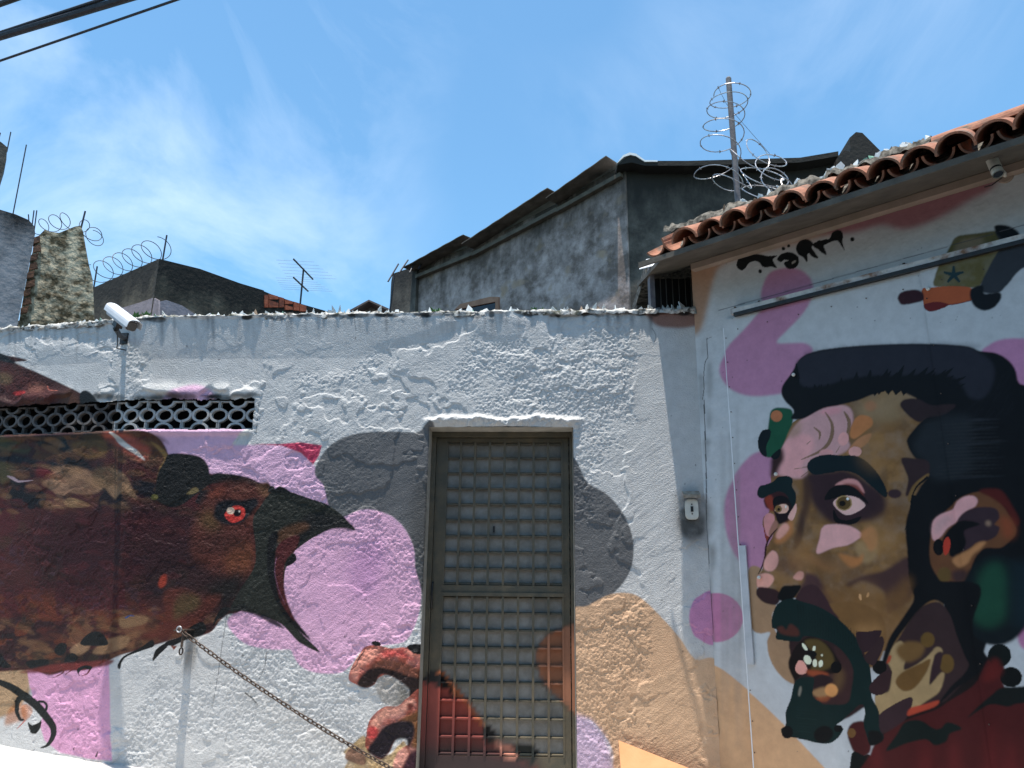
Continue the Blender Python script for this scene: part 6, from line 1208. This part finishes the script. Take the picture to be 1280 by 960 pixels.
# rough pillar stump with brick edge
SP = at_y(75, 330, 6.9); nS = yaw_n(-29); st = empty('rough_wall_stump', (SP[0], SP[1], 0), 'sunlit speckled stump of broken wall with exposed brick edge behind the stucco wall', 'wall')
r_o = random.Random(5); outl = [(22, 412), (31, 360), (39, 320), (47, 296), (56, 287), (62, 290), (74, 291), (84, 287), (94, 283), (101, 282), (104, 290), (107, 308), (111, 330), (116, 350), (118, 400)]
mb = MB(); q = [hit(x_, y_, SP, nS) for x_, y_ in outl]; a, b_ = q[-1].copy(), q[0].copy(); a[2] = 0.5; b_[2] = 0.5; mb.prism(q + [a, b_], nS * 0.3); mb.build('stump', M['rough_stone'], st)
for k in range(9):
    y0 = 294 + k * 11; x0 = 42 - k * 2.0 + (k % 2) * 1.5; mb = MB(); mb.prism([hit(x_, y_, SP - nS * 0.02, nS) for x_, y_ in ((x0, y0 + 3), (x0 + 8 + (k % 3), y0), (x0 + 8 + (k % 2) * 2, y0 + 8), (x0 - 1, y0 + 10.5))], nS * 0.2); mb.build('brick', noisy_mat('sooty_brick', (0.05, 0.03, 0.022), (0.26, 0.13, 0.08), 12, 0.95, 0.5) if k == 0 else bpy.data.materials['sooty_brick'], st)
# pale wall at the far left with a black top and reinforcing rods
FP = at_y(20, 340, 6.3); nF = yaw_n(-34); fl_ = empty('pale_side_wall', (FP[0], FP[1], 0), 'pale grey plastered wall with black sooted top and bare steel rods', 'wall')
zf = hit(20, 266, FP, nF)[2]; W4 = wall_mat('pale_streaked_render', (0.20, 0.195, 0.20), (0.018, 0.017, 0.017), (0.34, 0.33, 0.34), zf + 0.12, 0.62)
mb = MB(); mb.prism(low([(-60, 246), (0, 262), (20, 268), (36, 275), (43, 283), (44, 292)], nF, FP), nF * 0.25); mb.build('wall', W4, fl_)
for x0, y0, x1, y1 in ((15, 268, 33, 181), (39, 285, 42.5, 263), (42, 288, 46, 263), (37, 282, 35.5, 268)):
    mb = MB(); d_ = nF * 0.1; mb.tube([hit(x0, y0 + 6, FP + d_, nF), hit(x1, y1, FP + d_, nF)], 0.005, 6); mb.build('steel_rod', M['dark_wire'], fl_)
CP2 = at_y(0, 200, 6.0); n0 = yaw_n(-36); ck = empty('broken_column', (CP2[0], CP2[1], 0), 'dark broken concrete column top with bare rods above the pale side wall', 'column')
mb = MB(); q = [hit(x_, y_, CP2 + n0 * 0.5, n0) for x_, y_ in ((-45, 175), (-6, 173), (2, 178), (9, 184), (8, 200), (3, 216), (-2, 232))]; a = q[-1].copy(); b_ = q[0].copy(); a[2] = 0.5; b_[2] = 0.5; mb.prism(q + [a, b_], n0 * 0.3); mb.build('column', W2, ck)
for x0, y0, x1, y1 in ((8.5, 190, 13.5, 165), (-4, 182, 0.5, 166)): mb = MB(); mb.tube([hit(x0, y0, CP2 + n0 * 0.6, n0), hit(x1, y1, CP2 + n0 * 0.6, n0)], 0.005, 6); mb.build('steel_rod', M['dark_wire'], ck)
# small far roof
GP = at_y(460, 384, 14); gn = yaw_n(0); gh = empty('far_gabled_house', (GP[0], GP[1], 0), 'small distant house with dark gable roof just above the stucco wall', 'house')
mb = MB(); mb.prism([hit(x_, y_, GP, gn) for x_, y_ in ((443, 388), (461, 379), (480, 387), (482, 430), (443, 430))], gn * 3); mb.build('wall', noisy_mat('far_render', (0.20, 0.15, 0.13), (0.34, 0.28, 0.26), 5, 0.9), gh)
for pts in (((438, 390), (461, 376.5), (461, 374.5), (437, 387.5)), ((461, 376.5), (487, 389), (488, 386.5), (461, 374.5))): mb = MB(); mb.prism([hit(x_, y_, GP - gn * 0.3, gn) for x_, y_ in pts], gn * 3.6); mb.build('roof_slope', M['roof_tile_far'], gh)
# television aerials
def aerial(name, label, Y, mast, booms, elem):
    b0 = at_y(*mast[0], Y); o = empty(name, b0, label, 'aerial'); mb = MB(); mb.tube([b0 - ZZ * 0.9, at_y(*mast[1], Y)], 0.014, 7); mb.build('mast', M['dark_wire'], o)
    for (p, q, dy) in booms:
        P_, Q_ = at_y(*p, Y - dy), at_y(*q, Y + dy); mb = MB(); mb.tube([P_, Q_], 0.013, 7); mb.build('boom', M['dark_wire'], o)
        for k in range(elem):
            c_ = P_ + (Q_ - P_) * (k + 0.5) / elem; mb = MB(); ln = 0.28 + 0.14 * k / elem; dv = np.array([0.98, 0.1, 0.0]); mb.tube([c_ - dv * ln, c_ + dv * ln], 0.0016, 5); mb.build('element', M['dark_wire'], o)
aerial('tv_aerial', 'thin television aerial with two slanting booms rising behind the low brick wall', 11.0, ((375, 380), (379.5, 336)), [((367, 324), (391, 349), 0.5), ((367, 347), (385, 364), 0.5)], 6)
aerial('tv_aerial', 'thin whip like aerial at the left end of the weathered house', 11.5, ((483, 392), (493, 342)), [((485, 352), (498, 330), 0.1), ((499, 341), (510, 325), 0.1), ((512, 341), (519, 327), 0.1), ((523, 336), (529, 326), 0.1)], 0)

# ------------------------------------------------------------------ razor wire
def coil(pts, r, dark, barbs, nper=26):
    """pts: list of (centre, axis) per turn; wire winds round them"""
    mb = MB(); path = []; N = (len(pts) - 1) * nper
    for k in range(N + 1):
        f = k / nper; i = min(int(f), len(pts) - 2); u = f - i; c_ = pts[i][0] * (1 - u) + pts[i + 1][0] * u; a_ = unit(pts[i][1] * (1 - u) + pts[i + 1][1] * u); rr = pts[i][2] * (1 - u) + pts[i + 1][2] * u
        e1 = unit(np.cross(a_, np.array([0.3, 1, 0.2]))); e2 = np.cross(a_, e1); q = 2 * math.pi * f; path.append(c_ + rr * (math.cos(q) * e1 + math.sin(q) * e2))
    mb.tube(path, r, 6)
    if barbs:
        for k in range(3, N, 5):
            t_ = unit(path[k + 1] - path[k]); u_ = unit(np.cross(t_, np.array([rng.random(), rng.random(), rng.random()])))
            for d_ in (u_, -u_, np.cross(t_, u_)): mb.add([path[k] - t_ * 0.010, path[k] + t_ * 0.010, path[k] + d_ * 0.016 + t_ * 0.012, path[k] + d_ * 0.006], [(0, 1, 2), (0, 3, 2), (1, 3, 2)])
    return mb
RY = 5.75; pb = at_y(911, 275, RY); rp_ = empty('razor_wire_post', (pb[0], pb[1], EZ + 0.1), 'grey weathered post rising behind the tiled eave', 'post')
ptop = at_y(910.5, 97, RY); mb = MB(); mb.tube([np.array([ptop[0], ptop[1], EZ + 0.05]), ptop - ZZ * 0.01, ptop], [0.025, 0.024, 0.018], 12); mb.build('pole', M['post'], rp_)
V = lambda *a_: np.array(a_, float)
ctr = [((917, 118), V(0.1, 0.1, 1), 0.165), ((911, 124), V(-0.1, -0.15, 1), 0.160), ((909, 136), V(0.05, 0, 1), 0.17), ((903, 156), V(0, -0.1, 1), 0.16), ((904, 178), V(0.15, 0.1, 1), 0.19), ((893, 214), V(-0.1, 0.1, 1), 0.17), ((912, 235), V(0.5, -0.4, 0.7), 0.17), ((928, 205), V(0.7, -0.6, 0.5), 0.16), ((953, 186), V(0.25, -1.0, 0.45), 0.145), ((968, 208), V(0.2, -1.0, 0.6), 0.15), ((948, 222), V(0.3, -0.9, 0.7), 0.16), ((975, 222), V(0.1, -1.0, 0.5), 0.14), ((945, 245), V(0.3, -0.9, 0.6), 0.13), ((995, 232), V(0.2, -1.0, 0.5), 0.12), ((990, 246), V(0.3, -0.9, 0.4), 0.09)]
pts = [(at_y(c_[0], c_[1], RY - 0.004 * max(0, c_[0] - 911)), unit(a_), r_) for c_, a_, r_ in ctr]
mb = coil(pts, 0.0042, False, True)
rw = mb.build('razor_wire', M['galv'], None); tag(rw, 'loose coil of barbed razor wire twisted round the post above the tiled eave', 'razor wire')
mb = MB(); mb.tube([at_y(897, 108, RY), at_y(908, 130, RY), at_y(925, 150, RY), at_y(962, 192, RY - 0.2)], 0.0018, 5); mb.build('tie_wire', M['dark_wire'], rp_)
ptl = []
for k in range(8):
    f = k / 7; c_ = hit(118 + 84 * f, 343 - 34 * f, YC + nYL * 0.1, nYL); ptl.append((c_, unit(V(math.cos(math.radians(33)), -math.sin(math.radians(33)) * 1.6, 0.35)), 0.135))
rw2 = coil(ptl, 0.0042, True, False).build('razor_wire', M['dark_wire']); tag(rw2, 'spiral razor wire climbing along the sloping top of the dark yard wall', 'razor wire')
for (x0, y0, x1, y1) in ((117, 353, 121.5, 333), (202, 325, 208.5, 294)):
    mb = MB(); mb.tube([hit(x0, y0 + 8, YC + nYL * 0.1, nYL), hit(x1, y1, YC + nYL * 0.1, nYL)], 0.009, 7); mb.build('wire_stake', M['dark_wire'], yd)
pts3 = [(hit(x_, y_, SP + nS * 0.2, nS), unit(V(1, -0.7, 0.2)), r_) for x_, y_, r_ in ((44, 290, 0.06), (55, 282, 0.07), (70, 279, 0.09), (80, 275, 0.08), (108, 285, 0.09), (119, 295, 0.095), (118, 298, 0.09))]
rw3 = coil(pts3, 0.0036, True, False).build('razor_wire', M['dark_wire']); tag(rw3, 'thin loops of razor wire on top of the speckled wall stump', 'razor wire')
mb = MB(); mb.tube([hit(100, 290, SP + nS * 0.15, nS), hit(106.5, 264, SP + nS * 0.15, nS)], 0.009, 7); mb.build('wire_stake', M['dark_wire'], st)

# ------------------------------------------------------------------ overhead cables
def cable(pa, pb_, zz, r, label):
    a, b2 = at_z(*pa, zz), at_z(*pb_, zz); d = b2 - a; a2_, b3 = a - d * 3.0, b2 + d * 6.0; mb = MB(); mb.tube([a2_ + (b3 - a2_) * k / 40 + ZZ * 0.0 for k in range(41)], r, 8); o = mb.build('overhead_cable', M['dark_wire']); tag(o, label, 'cable')
cable((0, 76), (220, 0), 4.9, 0.0075, 'thin single overhead cable running below the thick bundled cables')
cable((0, 46), (153, 0), 5.0, 0.022, 'thick black bundled overhead cable')
cable((0, 41), (125, 0), 5.03, 0.011, 'medium overhead cable twisted close against the thick bundled cable')
cable((0, 5), (17, -1), 5.2, 0.018, 'highest overhead cable above the thick bundle')

# ------------------------------------------------------------------ unseen terrace added across the street to keep sky light off the walls
opp = empty('unseen_terrace', (0, -5.2, 0), 'plain two storey rendered terrace house across the street from the mural', 'house')
OM = noisy_mat('terrace_render', (0.30, 0.27, 0.23), (0.42, 0.38, 0.33), 3, 0.9, 0.3)
mb = MB(); mb.box((0, -8.2, 2.4), (14, 0, 0), (0, 3.0, 0), (0, 0, 3.4)); mb.build('wall', OM, opp)
mb = MB(); mb.box((0, -8.1, 5.86), (14.3, 0, 0), (0, 3.3, 0), (0, 0, 0.06)); mb.build('roof', M['fibre'], opp)
for k in range(7):
    for zc_w in (1.9, 4.4):
        xk = -12 + 4 * k; mb = MB(); mb.box((xk, -5.19, zc_w), (0.55, 0, 0), (0, 0.03, 0), (0, 0, 0.65)); wf_ = mb.build('window', M['tan_frame'], opp)
        mb = MB(); mb.box((xk, -5.155, zc_w), (0.47, 0, 0), (0, 0.004, 0), (0, 0, 0.57)); mb.build('pane', M['lens'], wf_)
